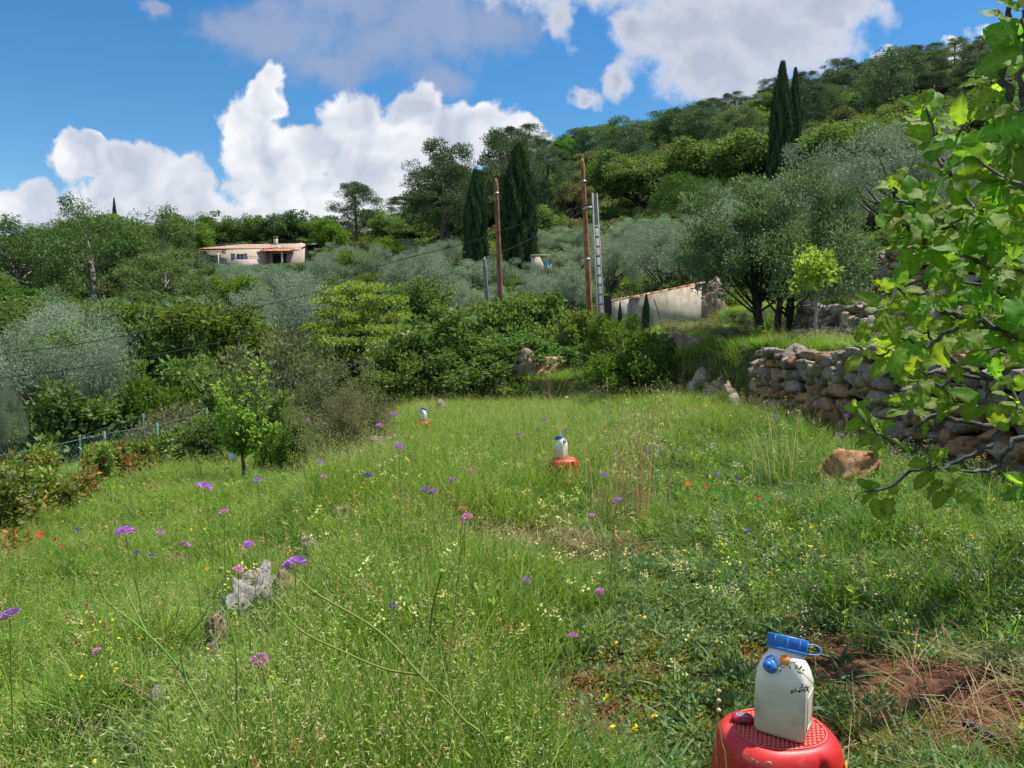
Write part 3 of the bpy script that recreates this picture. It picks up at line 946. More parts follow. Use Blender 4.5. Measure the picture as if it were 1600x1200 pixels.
house_gap = lambda px, d: not (255 < px < 520 and 96 < d < 150)
cyp_gap = lambda px, d: not (690 < px < 870 and 40 < d < 72) and house_gap(px, d)
fill(10, 'broadleaf_tree', ['bright', 'oak', 'oak'], ((330, 680), (40, 88)), (3.0, 4.6), 'green broadleaf tree among the grove olives', 'broadleaf trees among the grove', 1.0, None, cap=GROVE)
fill(16, 'broadleaf_tree', ['oak', 'bright', 'oak', 'gum'], ((-80, 330), (32, 62)), (3.6, 5.6), 'green broadleaf tree behind the large silver-grey olive', 'broadleaf trees of the left slope', 1.1, cap=([-100, 0, 60, 160, 300, 330], [430, 440, 455, 482, 440, 430]))
fill(34, 'olive_tree', 'olive', ((330, 720), (40, 92)), (3.4, 5.2), 'silvery olive in the grove below the tiled house', 'olives of the grove below the house', 0.95, cyp_gap, cap=GROVE)
fill(14, 'olive_tree', 'olive', ((250, 560), (92, 110)), (2.8, 3.8), 'silvery olive right under the tiled house', 'olives under the tiled house', 1.0, cap=GROVE)
fill(22, 'olive_tree', 'olive', ((690, 1000), (42, 64)), (2.2, 3.2), 'silvery olive around the wooden poles', 'olives around the poles', 1.15, lambda px, d: True, cap=GROVE)
fill(18, 'olive_tree', 'olive', ((830, 1080), (60, 95)), (3.6, 4.8), 'silvery olive on the slope behind the concrete pole', 'olives behind the concrete pole', 0.95, cap=GROVE)
fill(14, 'olive_tree', 'olive', ((1060, 1480), (42, 75)), (4.0, 5.5), 'silvery olive on the slope behind the dense tree', 'olives behind the big dense tree', 1.2)
fill(6, 'olive_tree', 'olive', ((-80, 330), (36, 60)), (3.4, 5.0), 'silvery olive in front of the gum trees', 'olives in front of the gum trees', 1.2, cap=GROVE)
fill(14, 'broadleaf_tree', ['oak', 'gum', 'bright', 'oak'], ((-70, 320), (60, 76)), (4.5, 7.5), 'green broadleaf tree crowding the feet of the gum trees', 'broadleaf trees below the gum trees', 1.1, cap=([-100, 60, 120, 160, 300, 330], [365, 372, 400, 405, 380, 412]))
fill(16, 'oak_tree', ['oak', 'oak', 'gum'], ((-120, 320), (92, 150)), (6, 8), 'dark leafy tree behind the gum trees', 'trees behind the gum trees', 1.15, house_gap)
fill(26, 'oak_tree', ['oak', 'oak', 'oak_tan', 'pine'], ((-150, 680), (150, 185)), (5.5, 7.5), 'dark tree along the low wooded crest', 'trees along the low crest', 1.2)
fill(44, 'oak_tree', ['oak', 'oak', 'oak_tan'], ((860, 1650), (78, 130)), (5.5, 8.5), 'dark oak on the wooded hillside', 'oaks on the hillside', 1.2)
fill(24, 'oak_tree', ['oak', 'oak', 'oak_tan'], ((640, 960), (92, 175)), (5, 7.5), 'dark oak around the slope pines', 'oaks around the slope pines', 1.2)
fill(18, 'oak_tree', ['oak_tan', 'bright', 'oak'], ((860, 1700), (125, 230)), (6, 9.5), 'lighter leafy tree amid the hillside pines', 'lighter trees amid the pines', 1.1)
fill(75, 'pine_tree', 'pine', ((840, 1750), (125, 200)), (10, 16), 'dark pine in the hillside wood', 'pines of the hillside wood', 0.9)
fill(70, 'pine_tree', 'pine', ((790, 1800), (195, 270)), (10, 14), 'dark pine high up the hill', 'pines high on the hill', 0.95)
fill(60, 'pine_tree', 'pine', ((1000, 1850), (260, 345)), (10, 13), 'dark pine along the far hill crest', 'pines along the far crest', 1.0)

# alike trees are told apart by their row and their order from the left
ORD = ['first', 'second', 'third', 'fourth', 'fifth', 'sixth', 'seventh', 'eighth', 'ninth', 'tenth', 'eleventh', 'twelfth', 'thirteenth', 'fourteenth', 'fifteenth', 'sixteenth', 'seventeenth', 'eighteenth', 'nineteenth', 'twentieth', 'twenty-first', 'twenty-second', 'twenty-third', 'twenty-fourth', 'twenty-fifth', 'twenty-sixth', 'twenty-seventh', 'twenty-eighth', 'twenty-ninth', 'thirtieth']
groups = {}
for o in FILLED:
    groups.setdefault(o['group'], []).append(o)
for gname, lst in groups.items():
    lst.sort(key=lambda o: o.location.y)
    nr = 1 if len(lst) <= 8 else (2 if len(lst) <= 18 else 3)
    per = math.ceil(len(lst) / nr)
    for r_ in range(nr):
        row = sorted(lst[r_ * per:(r_ + 1) * per], key=lambda o: o.location.x / o.location.y)
        rn = {1: [''], 2: [', nearer row', ', farther row'], 3: [', nearest row', ', middle row', ', farthest row']}[nr][r_]
        for i_, o in enumerate(row):
            o['label'] = '%s%s, %s from the left' % (o['label'], rn, ORD[i_])


# ------------------------------------------------------------------ scattered small growth (geometry nodes, kind stuff)
def scatter(name, P_, rot, scl, idx, meshes):
    pc = bpy.data.collections.new(name + ' sources')
    for k, m_ in enumerate(meshes):
        pc.objects.link(bpy.data.objects.new('%s source %03d' % (name, k), m_))
    me_ = bpy.data.meshes.new(name)
    n = len(P_)
    me_.vertices.add(n)
    me_.vertices.foreach_set('co', np.asarray(P_, dtype=np.float32).ravel())
    for nm, ty, arr in (('rot', 'FLOAT_VECTOR', rot), ('scl', 'FLOAT_VECTOR', scl), ('idx', 'INT', idx)):
        at = me_.attributes.new(nm, ty, 'POINT')
        if ty == 'INT':
            at.data.foreach_set('value', np.asarray(arr, dtype=np.int32))
        else:
            at.data.foreach_set('vector', np.asarray(arr, dtype=np.float32).ravel())
    o = ob(name, me_)
    ng = bpy.data.node_groups.new(name, 'GeometryNodeTree')
    ng.interface.new_socket('Geometry', in_out='INPUT', socket_type='NodeSocketGeometry')
    ng.interface.new_socket('Geometry', in_out='OUTPUT', socket_type='NodeSocketGeometry')
    g = NT(ng)
    gi, go = g.add('NodeGroupInput'), g.add('NodeGroupOutput')
    ci = g.add('GeometryNodeCollectionInfo')
    ci.inputs['Collection'].default_value = pc
    ci.inputs['Separate Children'].default_value = True
    ci.inputs['Reset Children'].default_value = True
    ip = g.add('GeometryNodeInstanceOnPoints')
    ip.inputs['Pick Instance'].default_value = True

    def attr(nm, ty):
        nd = g.add('GeometryNodeInputNamedAttribute', data_type=ty)
        nd.inputs['Name'].default_value = nm
        return nd.outputs['Attribute']
    g.l.new(gi.outputs[0], ip.inputs['Points'])
    g.l.new(ci.outputs[0], ip.inputs['Instance'])
    g.l.new(attr('idx', 'INT'), ip.inputs['Instance Index'])
    er = g.add('FunctionNodeEulerToRotation')
    g.l.new(attr('rot', 'FLOAT_VECTOR'), er.inputs[0])
    g.l.new(er.outputs[0], ip.inputs['Rotation'])
    g.l.new(attr('scl', 'FLOAT_VECTOR'), ip.inputs['Scale'])
    g.l.new(ip.outputs[0], go.inputs[0])
    md = o.modifiers.new('scatter', 'NODES')
    md.node_group = ng
    tag(o, kind='stuff')
    return o


def blades(n, h, spread, width, bend, rg, hj=0.35):
    """n grass blades as 3-quad ribbons"""
    a = rg.random(n) * 6.283
    r_ = spread * rg.random(n) ** 0.5
    base = np.stack([np.cos(a) * r_, np.sin(a) * r_, np.full(n, -0.02)], 1)
    b = rg.random(n) * 6.283
    ln = np.stack([np.cos(b), np.sin(b), np.zeros(n)], 1)
    side = np.stack([-np.sin(b), np.cos(b), np.zeros(n)], 1)
    b2 = rg.random(n) * 6.283
    side = unit(side * 0.7 + np.stack([np.cos(b2), np.sin(b2), np.zeros(n)], 1) * 0.5)
    hh = h * (1 - hj + 2 * hj * rg.random(n))
    bd = bend * (0.3 + 1.2 * rg.random(n))
    V = []
    for t_, wf in ((0, 1.0), (0.4, 0.9), (0.75, 0.6), (1.0, 0.08)):
        p = base + ln * (hh * bd * t_ ** 1.8)[:, None] + np.array([0, 0, 1.0]) * (hh * (t_ - 0.32 * bd * t_ ** 2.2))[:, None]
        V += [p - side * width * wf * 0.5, p + side * width * wf * 0.5]
    tip = (V[-1] + V[-2]) / 2
    V = np.stack(V, 1)
    F0 = np.array([(0, 1, 3, 2), (2, 3, 5, 4), (4, 5, 7, 6)])
    F = (F0[None] + 8 * np.arange(n)[:, None, None]).reshape(-1, 4)
    return V.reshape(-1, 3), F, np.repeat(rg.random(n), 8), tip


def join(parts):
    """[(V,F,tint,material index)] -> one set"""
    Vs, Fs, Ts, Ms, n = [], [], [], [], 0
    for V, F, ti_, mi in parts:
        Vs.append(V)
        Fs.append(F + n)
        Ts.append(ti_)
        Ms.append(np.full(len(F), mi))
        n += len(V)
    return np.concatenate(Vs), np.concatenate(Fs), np.concatenate(Ts), np.concatenate(Ms)


def spray(tips, n, L_, W_, spread, rg, down=0.0, along=0.0):
    k = len(tips)
    C = (tips[:, None, :] + rg.normal(size=(k, n, 3)) * spread - np.array([0, 0, 1.0]) * along * rg.random((k, n, 1))).reshape(-1, 3)
    A = unit(rg.normal(size=C.shape) + np.array([0, 0, -down]))
    B = unit(np.cross(A, rg.normal(size=C.shape)))
    V, F = leaf_quads(C, A, B, np.full(len(C), L_) * (0.7 + 0.6 * rg.random(len(C))), np.full(len(C), W_))
    return V, F, np.repeat(rg.random(len(C)), 4)


def tuft(kind, seed):
    rg = np.random.default_rng(seed)
    if kind == 'green':
        V, F, t_, tp = blades(34, 0.36, 0.11, 0.0055, 0.5, rg)
        return mesh_np('tuft', V, F, Gr1, tint=t_)
    if kind == 'deep':
        V, F, t_, tp = blades(38, 0.34, 0.13, 0.007, 0.75, rg)
        return mesh_np('tuft', V, F, Gr4, tint=t_)
    if kind == 'lime':
        a = blades(16, 0.34, 0.12, 0.005, 0.5, rg)
        b = blades(7, 0.44, 0.11, 0.0022, 0.28, rg)
        s = spray(b[3], 9, 0.012, 0.0035, 0.006, rg, 0.2, 0.07)
        V, F, ti_, mi = join([(a[0], a[1], a[2], 0), (b[0], b[1], b[2], 1), (*s, 2)])
        return mesh_np('tuft', V, F, [Gr1, Gr2, Gr6], tint=ti_, mi=mi)
    if kind == 'oat':
        a = blades(8, 0.3, 0.1, 0.005, 0.5, rg)
        b = blades(6, 0.55, 0.1, 0.0022, 0.26, rg)
        s = spray(b[3], 11, 0.014, 0.003, 0.016, rg, 0.6, 0.12)
        V, F, ti_, mi = join([(a[0], a[1], a[2], 0), (b[0], b[1], b[2], 1), (*s, 2)])
        return mesh_np('tuft', V, F, [Gr1, Gr2, Gr6], tint=ti_, mi=mi)
    if kind == 'straw':
        b = blades(9, 0.45, 0.12, 0.0032, 0.35, rg)
        s = spray(b[3][:5], 9, 0.013, 0.0035, 0.006, rg, 0.2, 0.07)
        V, F, ti_, mi = join([(b[0], b[1], b[2], 0), (*s, 0)])
        return mesh_np('tuft', V, F, [Gr3], tint=ti_, mi=mi)
    if kind == 'plantain':
        a = blades(9, 0.16, 0.06, 0.016, 0.8, rg)
        b = blades(5, 0.4, 0.05, 0.003, 0.12, rg, 0.2)
        s = spray(b[3], 26, 0.011, 0.006, 0.004, rg, 0.0, 0.045)
        V, F, ti_, mi = join([(a[0], a[1], a[2], 0), (b[0], b[1], b[2], 1), (*s, 2)])
        return mesh_np('tuft', V, F, [Gr5, Gr2, Pt_t], tint=ti_, mi=mi)
    if kind == 'rosette':
        V, F, t_, tp = blades(17, 0.13, 0.025, 0.015, 1.2, rg)
        return mesh_np('tuft', V, F, Gr5, tint=t_)
    if kind == 'herb':
        c_ = rg.normal(size=(7, 3)) * np.array([0.07, 0.07, 0.03]) + np.array([0, 0, 0.08])
        V, F, t_ = clump_leaves(c_ * np.array([1, 1, 0.6]), np.full(7, 0.04), 26, 0.026, 0.011, up=0.4, rg=rg)
        return mesh_np('tuft', V, F, Gr5, tint=t_)
    if kind == 'moss':
        c_ = rg.normal(size=(14, 3)) * np.array([0.09, 0.09, 0.008]) + np.array([0, 0, 0.015])
        V, F, t_ = clump_leaves(c_, np.full(14, 0.03), 12, 0.022, 0.009, up=0.5, flat=0.5, rg=rg)
        return mesh_np('tuft', V, F, Gr7, tint=t_)
    if kind == 'weed':
        st_ = blades(3, 0.4, 0.05, 0.006, 0.2, rg, 0.35)
        hts = rg.random((3, 12, 1))
        tp = st_[3][:, None, :] * hts ** 0.9
        C = tp.reshape(-1, 3)
        a = rg.random(len(C)) * 6.283
        A = unit(np.stack([np.cos(a), np.sin(a), 0.45 + 0.3 * rg.normal(size=len(C))], 1))
        B = unit(np.cross(A, np.array([0, 0, 1.0]) + rg.normal(size=A.shape) * 0.3))
        lv = leaf_quads(C, A, B, 0.03 + 0.045 * (1 - hts.ravel()), 0.008 + 0.013 * (1 - hts.ravel()))
        V, F, ti_, mi = join([(st_[0], st_[1], st_[2], 0), (lv[0], lv[1], np.repeat(rg.random(len(C)), 4), 1)])
        return mesh_np('tuft', V, F, [Gr2, Gr1], tint=ti_, mi=mi)
    if kind == 'thatch':
        V, F, t_, tp = blades(26, 0.2, 0.14, 0.004, 1.5, rg)
        return mesh_np('tuft', V, F, Gr3b, tint=t_)
    if kind in ('white', 'yellow', 'pale', 'buttercup'):
        b = blades(4, 0.36 if kind != 'buttercup' else 0.3, 0.08, 0.0028, 0.25, rg)
        n_, sp_, L_ = {'white': (18, 0.02, 0.01), 'yellow': (4, 0.004, 0.012), 'pale': (14, 0.012, 0.012), 'buttercup': (6, 0.003, 0.015)}[kind]
        s = spray(b[3], n_, L_, L_ * 0.8, sp_, rg, 0.0, 0.03 if kind == 'white' else 0.0)
        V, F, ti_, mi = join([(b[0], b[1], b[2], 0), (*s, 1)])
        return mesh_np('tuft', V, F, [Gr1, {'white': Pt_w, 'pale': Pt_py}.get(kind, Pt_y)], tint=ti_, mi=mi)


# ---- meadow: points thinned with distance
def meadow_points(n, y0, y1, pw):
    y = y0 + (y1 - y0) * rng.random(n) ** pw
    half = 0.72 * y + 2.4
    x = (rng.random(n) * 2 - 1) * half
    return x, y


def fbm(x, y, s, o=0.0):
    return (np.sin(x * s + 1.3 * np.sin(y * s * 0.7 + o)) * np.sin(y * s * 1.1 + o * 2 + 0.8 * np.sin(x * s * 1.3)) + 0.5 * np.sin(x * s * 2.3 + o) * np.sin(y * s * 2.7 + 1.0 + o)) / 1.5


def add_meadow(name, kinds, n, y0, y1, pw, accept, hscale, nvar=4, flat=False):
    x, y = meadow_points(n, y0, y1, pw)
    p = accept(x, y)
    k = rng.random(n) < p
    # not on the wall nor the walled bank; the terraces get their own
    er = edge_right(y)
    k &= ~((x > er - 0.15) & (x < er + 0.6) & (y < 17)) & (x < 13)
    k &= ((x - 0.69) ** 2 + (y - 1.97) ** 2 > 0.33 ** 2) & ~((np.abs(x - 0.69) < 0.36) & (y < 2.0))
    x, y = x[k], y[k]
    n = len(x)
    hs = hscale(x, y) * (0.75 + 0.5 * rng.random(n))
    sw = 0.9 + 0.05 * y
    ms = []
    for q, kd in enumerate(kinds):
        for v in range(nvar):
            ms.append(tuft(kd, 1000 + hash_s(kd) + 31 * v))
    rot = np.stack([rng.normal(size=n) * 0.09, rng.normal(size=n) * 0.09, rng.random(n) * 6.283], 1)
    s3 = np.stack([hs * 0 + sw * (0.8 + 0.3 * hs), sw * (0.8 + 0.3 * hs), hs], 1)
    scatter(name, np.stack([x, y, G(x, y)], 1), rot, s3, rng.integers(0, len(ms), n), ms)


def tall_left(x, y):
    """long lush grass left of the mown strip, and everywhere far off"""
    return np.clip(sstep(0.9, -0.4, x - 0.05 * y) + sstep(8, 12, y) * 0.7, 0, 1)


def mown(x, y):
    """short patch running back from the near stool"""
    cx = 0.75 + 0.03 * y
    return np.exp(-(((x - cx) / (0.55 + 0.03 * y)) ** 2)) * sstep(6.2, 3.6, y) + 0.65 * np.exp(-(((x - 0.15) / 1.0) ** 2 + ((y - 5.6) / 0.9) ** 2))


far_ok = lambda x, y: (y < edge_right(y) * 0 + 34)
ROCKLINE = [(q_.x, q_.y, r_) for q_, r_ in ((on_ground(px_, py_), r_) for px_, py_, r_ in ((405, 955, .5), (448, 940, .42), (365, 970, .42), (340, 1010, .42), (330, 1050, .36), (300, 1085, .32), (245, 1110, .34), (225, 1185, .34), (420, 990, .4), (480, 870, .36), (415, 897, .34), (535, 815, .4), (600, 702, .5), (692, 655, .5)))]


def clear_at(x, y):
    b = np.zeros_like(x)
    for cx, cy, r_ in ROCKLINE:
        b = np.maximum(b, np.exp(-((x - cx) ** 2 + ((y - cy + 0.3) / 1.25) ** 2) / r_ ** 2))
    return b


def hide_at(x, y):
    """long tufts in front of the two farther stools"""
    return np.exp(-(((x - 0.5) / 0.4) ** 2 + ((y - 7.75) / 0.28) ** 2)) + 0.25 * np.exp(-(((x + 1.7) / 0.5) ** 2 + ((y - 14.0) / 0.5) ** 2)) - 0.55 * np.exp(-(((x + 1.6) / 0.55) ** 2 + ((y - 12.9) / 0.9) ** 2))


def low_left(x, y):
    return sstep(0.1, 0.8, edge_left(y) - x)


hgt_ = lambda x, y: np.clip((0.55 + 0.45 * tall_left(x, y) + 0.25 * sstep(2.0, 3.5, x) - 0.55 * mown(x, y) - 0.5 * bare_at(x, y) + 0.15 * fbm(x, y, 1.3) + 0.16 * fbm(x, y, 3.6, 1.5)) * (1 - 0.38 * low_left(x, y)) * (1 - 0.45 * sstep(0.3, 0.8, x - edge_right(y))) * (1 - 0.85 * clear_at(x, y)) + 0.8 * hide_at(x, y), 0.15, 1.5)
dens = lambda x, y: np.clip((1.05 - 1.5 * bare_at(x, y) - 0.8 * mown(x, y) - 0.72 * clear_at(x, y)) * np.clip(0.72 + 0.65 * fbm(x, y, 3.6, 1.5), 0.2, 1), 0.0, 1)
right_shade = lambda x, y: sstep(-0.4, 2.4, x - 0.06 * y + 0.7 * fbm(x, y, 1.1)) * sstep(15, 8, y)  # deep green growth on the right, its shade put into the colour

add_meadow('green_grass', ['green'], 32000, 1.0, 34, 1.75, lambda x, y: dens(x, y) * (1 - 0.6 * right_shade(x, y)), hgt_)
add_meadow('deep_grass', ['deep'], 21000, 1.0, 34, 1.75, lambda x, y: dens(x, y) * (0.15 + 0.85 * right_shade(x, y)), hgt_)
add_meadow('seeding_grass', ['lime', 'oat', 'oat'], 24000, 1.0, 34, 1.6, lambda x, y: dens(x, y) * np.clip(0.25 + 0.75 * tall_left(x, y) - 0.65 * right_shade(x, y) + 0.3 * fbm(x, y, 0.8, 2), 0.05, 1), hgt_)
add_meadow('straw_grass', ['straw'], 5600, 1.2, 30, 1.5, lambda x, y: dens(x, y) * np.clip(0.25 + 0.6 * fbm(x, y, 0.7, 5) + 0.25 * sstep(6, 14, y), 0.0, 1), hgt_)
add_meadow('plantain_heads', ['plantain'], 900, 1.2, 12, 1.6, lambda x, y: dens(x, y) * np.clip(0.3 + 0.7 * fbm(x, y, 0.9, 7), 0, 1), lambda x, y: 1.0 + 0 * x)
add_meadow('leafy_herbs', ['rosette', 'herb', 'herb'], 7000, 1.2, 14, 1.6, lambda x, y: np.clip(0.25 + 0.9 * mown(x, y) + 0.5 * right_shade(x, y) + 0.3 * fbm(x, y, 1.6, 3) - 0.8 * bare_at(x, y), 0, 1), lambda x, y: 1.0 + 0 * x)
add_meadow('ground_moss', ['moss'], 9000, 1.2, 9, 1.4, lambda x, y: np.clip(0.9 * mown(x, y) - 0.35 * bare_at(x, y) + 0.25 * bare_at(x, y) * (fbm(x, y, 2.5) > 0.1), 0, 1), lambda x, y: 1.0 + 0 * x)
add_meadow('broad_weeds', ['weed'], 5200, 1.2, 22, 1.5, lambda x, y: np.clip(0.3 + 0.9 * fbm(x, y, 1.9, 6) + 0.25 * right_shade(x, y) - bare_at(x, y) - 0.7 * mown(x, y) - 1.5 * clear_at(x, y), 0, 1), lambda x, y: 0.95 + 0.2 * tall_left(x, y))
add_meadow('dead_thatch', ['thatch'], 5200, 1.2, 20, 1.4, lambda x, y: np.clip(0.7 * fbm(x, y, 1.5, 8) + 0.7 * np.exp(-(((x - 0.2) / 1.5) ** 2 + ((y - 6.0) / 1.0) ** 2)) + 0.5 * np.exp(-(((x + 3.0) / 0.9) ** 2 + ((y - 7.4) / 0.7) ** 2)) - 0.1, 0, 1), lambda x, y: 0.9 + 0 * x)
add_meadow('white_flowers', ['white'], 1700, 1.5, 16, 1.3, lambda x, y: sstep(0.5, 2.0, x) * np.clip(0.5 + 0.8 * fbm(x, y, 1.1, 4), 0.05, 1), lambda x, y: 1.0 + 0 * x)
add_meadow('yellow_flowers', ['yellow', 'yellow', 'buttercup'], 480, 1.3, 12, 1.5, lambda x, y: np.clip(0.55 + 0.5 * fbm(x, y, 0.8, 9), 0.1, 1) * 0.75, lambda x, y: 0.95 + 0 * x)
add_meadow('pale_yellow_flowers', ['pale'], 260, 3, 12, 1.2, lambda x, y: np.exp(-((x - 0.3) / 2.0) ** 2), lambda x, y: 0.95 + 0 * x)

# pebbles on the bare red soil
def stone_shape(seed, sub=2, box=0.35, rough=0.16):
    """an uneven boxy stone of about unit size"""
    import bmesh
    bm = bmesh.new()
    bmesh.ops.create_icosphere(bm, subdivisions=sub, radius=1.0)
    co = np.array([v.co[:] for v in bm.verts])
    F_ = np.array([[v.index for v in f.verts] for f in bm.faces])
    bm.free()
    rg_ = np.random.default_rng(seed)
    nn = unit(co)
    p = np.sign(nn) * np.abs(nn) ** (1 - box)
    o3 = rg_.random(3) * 40
    d = np.array([1 + rough * 2.0 * mnoise.noise(Vector(v * 1.3 + o3)) + rough * 0.9 * mnoise.noise(Vector(v * 3.3 + o3)) + (rough * 0.5 * mnoise.noise(Vector(v * 7.5 + o3)) if sub > 2 else 0) for v in nn])
    # a few chipped planes
    for _ in range(9):
        pl = unit(rg_.normal(size=3))
        h = p @ pl
        lim = 0.55 + 0.3 * rg_.random()
        p = p - np.maximum(0, h - lim)[:, None] * pl * 0.95
    return p * d[:, None], F_


SH1 = [stone_shape(40 + k, 1) for k in range(5)]
SH2 = [stone_shape(70 + k, 3, 0.45, 0.17) for k in range(9)]
SH3 = [stone_shape(70 + k, 4, 0.4, 0.24) for k in range(4)]
peb = [mesh_np('pebble', V_ * np.array([1, 0.8, 0.55]), F_, mm, smooth=False) for V_, F_ in SH1 for mm in (m_tan, m_ochre)]
x, y = meadow_points(26000, 1.3, 9, 1.4)
k = rng.random(26000) < np.clip(bare_at(x, y) * 0.9, 0.004, 1)
x, y = x[k], y[k]
n = len(x)
sz = 0.003 + 0.019 * rng.random(n) ** 4
scatter('pebbles', np.stack([x, y, G(x, y) + sz * 0.2], 1), rng.random((n, 3)) * 6.28 * np.array([0.05, 0.05, 1]), np.repeat(sz[:, None], 3, 1), rng.integers(0, len(peb), n), peb)

# undergrowth on the slopes and terraces
ug = []
for kd, mt in (('a', L_bram), ('b', L_scrub), ('c', L_oak), ('d', L_bright), ('e', L_scrub)):
    rg = np.random.default_rng(hash_s(kd) + 3)
    c = crown_points(16, 0.8, 0.8, 0.5, 0.35, rg, 0.5, -0.3, 0.3)
    V, F, ti = clump_leaves(c, np.full(16, 0.28), 60, 0.17, 0.08, up=0.4, rg=rg)
    ug.append(mesh_np('shrublet', V, F, mt, tint=ti))
n = 9000
d = 24 + 260 * rng.random(n) ** 1.5
px = -150 + 1900 * rng.random(n)
x = (px - 800) / FPX * d
keep = ~((x > edge_right(d) - 6) & (x < 14) & (d < 33)) & ~((np.abs(px - 392) < 105) & (d > 100) & (d < 140))
x, d = x[keep], d[keep]
sc_ = (0.5 + 0.7 * rng.random(len(x))) * (0.7 + d / 90)
scatter('undergrowth', np.stack([x, d, G(x, d) - 0.1], 1), np.stack([0 * x, 0 * x, rng.random(len(x)) * 6.28], 1), np.stack([sc_, sc_, sc_ * 0.8], 1), rng.integers(0, 5, len(x)), ug)

n = 150
x = 5.9 + 7.5 * rng.random(n)
d = 8 + 23 * rng.random(n)
keep = (np.abs(x - 7.75) > 0.35) & (np.abs(x - 11.1) > 0.4)
x, d = x[keep], d[keep]
sc_ = 0.16 + 0.3 * rng.random(len(x)) ** 2
scatter('terrace_scrub', np.stack([x, d, G(x, d) - 0.03], 1), np.stack([0 * x, 0 * x, rng.random(len(x)) * 6.28], 1), np.stack([sc_, sc_, sc_ * 0.9], 1), rng.integers(0, 5, len(x)), ug)

# ------------------------------------------------------------------ dry stone walls and rocks
STONE = {}
for mk, mm in (('g', m_grey), ('o', m_ochre), ('t', m_tan)):
    STONE[mk] = [mesh_np('stone', V_, F_, mm, smooth=True) for V_, F_ in SH2]


def stone_wall(name, label, path, zb, zt, wmean, hmean, pick, lean=0.12, depth=0.2, skip=0.0):
    """courses of single stones along a path (list of (x,y)), each stone a part"""
    pts = np.array(path, dtype=float)
    seg = np.linalg.norm(np.diff(pts, axis=0), axis=1)
    L_ = np.concatenate([[0], np.cumsum(seg)])
    at = lambda s: np.array([np.interp(s, L_, pts[:, 0]), np.interp(s, L_, pts[:, 1])])
    root = thing(name, label, 'wall', (pts[0, 0], pts[0, 1], zb(0.0)))
    root.location = (0, 0, 0)
    mb = MB()
    ss = np.linspace(0, L_[-1], 40)
    bot, top = [], []
    for s in ss:
        p = at(s)
        tn = at(min(s + 0.2, L_[-1])) - at(max(s - 0.2, 0))
        tn /= np.linalg.norm(tn)
        nv = np.array([tn[1], -tn[0]])
        nv = nv if nv[0] > 0 else -nv          # into the hill (+x)
        bot.append((*(p + nv * 0.12), zb(s) - 0.15))
        top.append((*(p + nv * (0.2 + lean)), zt(s) - 0.12))
    n_ = len(ss)
    back = [(b_[0] + 0.5, b_[1], b_[2] + (t_[2] - b_[2])) for b_, t_ in zip(bot, top)]
    mb.add(bot + top + back, np.concatenate([[[i, i + 1, n_ + i + 1, n_ + i], [n_ + i, n_ + i + 1, 2 * n_ + i + 1, 2 * n_ + i]] for i in range(n_ - 1)]))
    ob('earth_core', mb.mesh('earth_core', m_earth), root)
    cnt = 0
    h = 0.0
    row = 0
    hmaxx = max(zt(s) - zb(s) for s in ss)
    while h < hmaxx:
        hr = hmean * (0.8 + 0.4 * rng.random())
        s = -0.2 * rng.random()
        while s < L_[-1]:
            wd_ = wmean * (0.6 + 0.85 * rng.random())
            sc = min(max(s + wd_ / 2, 0), L_[-1])
            zz_ = zb(sc) + h + hr / 2
            if zz_ - hr * 0.35 < zt(sc) and rng.random() > skip:
                p = at(sc)
                fr = h / max(0.3, hmaxx)
                tn = at(min(sc + 0.2, L_[-1])) - at(max(sc - 0.2, 0))
                yaw = math.atan2(tn[1], tn[0])
                nv = np.array([-math.sin(yaw), math.cos(yaw)])
                nv = nv if nv[0] > 0 else -nv
                p = p + nv * (0.05 + lean * fr + 0.07 * rng.normal() * 0.6)
                o = ob('stone', STONE[pick(sc, fr)][int(rng.integers(0, 9))], root, (p[0], p[1], zz_ + rng.normal() * 0.02),
                       (rng.normal() * 0.18, rng.normal() * 0.2, yaw + rng.normal() * 0.15 + math.pi * int(rng.integers(0, 2))),
                       (wd_ * 0.53, depth * (0.85 + 0.4 * rng.random()), hr * 0.57 * (0.85 + 0.35 * rng.random())))
                cnt += 1
            s += wd_ * 0.97
        h += hr * 0.93
        row += 1
    return root, cnt


def pick_main(s, fr):
    # s runs from the near end to the far corner; ochre stones low at the far corner, grey above
    far = s / 10.5
    r_ = rng.random()
    if fr < 0.5 and far > 0.5:
        return 'o' if r_ < 0.7 else 't'
    if fr < 0.75:
        return 'g' if r_ < 0.4 else ('t' if r_ < 0.75 else 'o')
    return 'g' if r_ < 0.6 else ('t' if r_ < 0.92 else 'o')


wy = [5.2, 7, 9, 11, 13, 14.6, 15.6]
wall, nst = stone_wall('dry_stone_wall', 'long dry stone terrace wall of grey and ochre stones behind the fig branches', [(4.98, 5.2), (5.02, 8), (5.0, 12), (4.92, 14.6), (5.05, 15.6), (5.6, 16.0)],
                       lambda s: Gs(4.7, 5.2 + min(s, 10.4)) - 0.05, lambda s: Gs(4.7, 5.2 + min(s, 10.4)) + 1.42 - 0.25 * max(0, s - 9.8), 0.33, 0.22, pick_main, depth=0.2)
wall2, n2_ = stone_wall('dry_stone_wall', 'low tumbled grey stone wall under the young citrus tree', [(7.85, 13.5), (7.8, 17), (7.75, 20.5), (8.1, 21.3)],
                        lambda s: Gs(7.6, 13.5 + min(s, 7)) - 0.05, lambda s: Gs(7.6, 13.5 + min(s, 7)) + 0.82, 0.38, 0.26, lambda s, f: 'g' if rng.random() < 0.7 else 't', depth=0.24, lean=0.25)
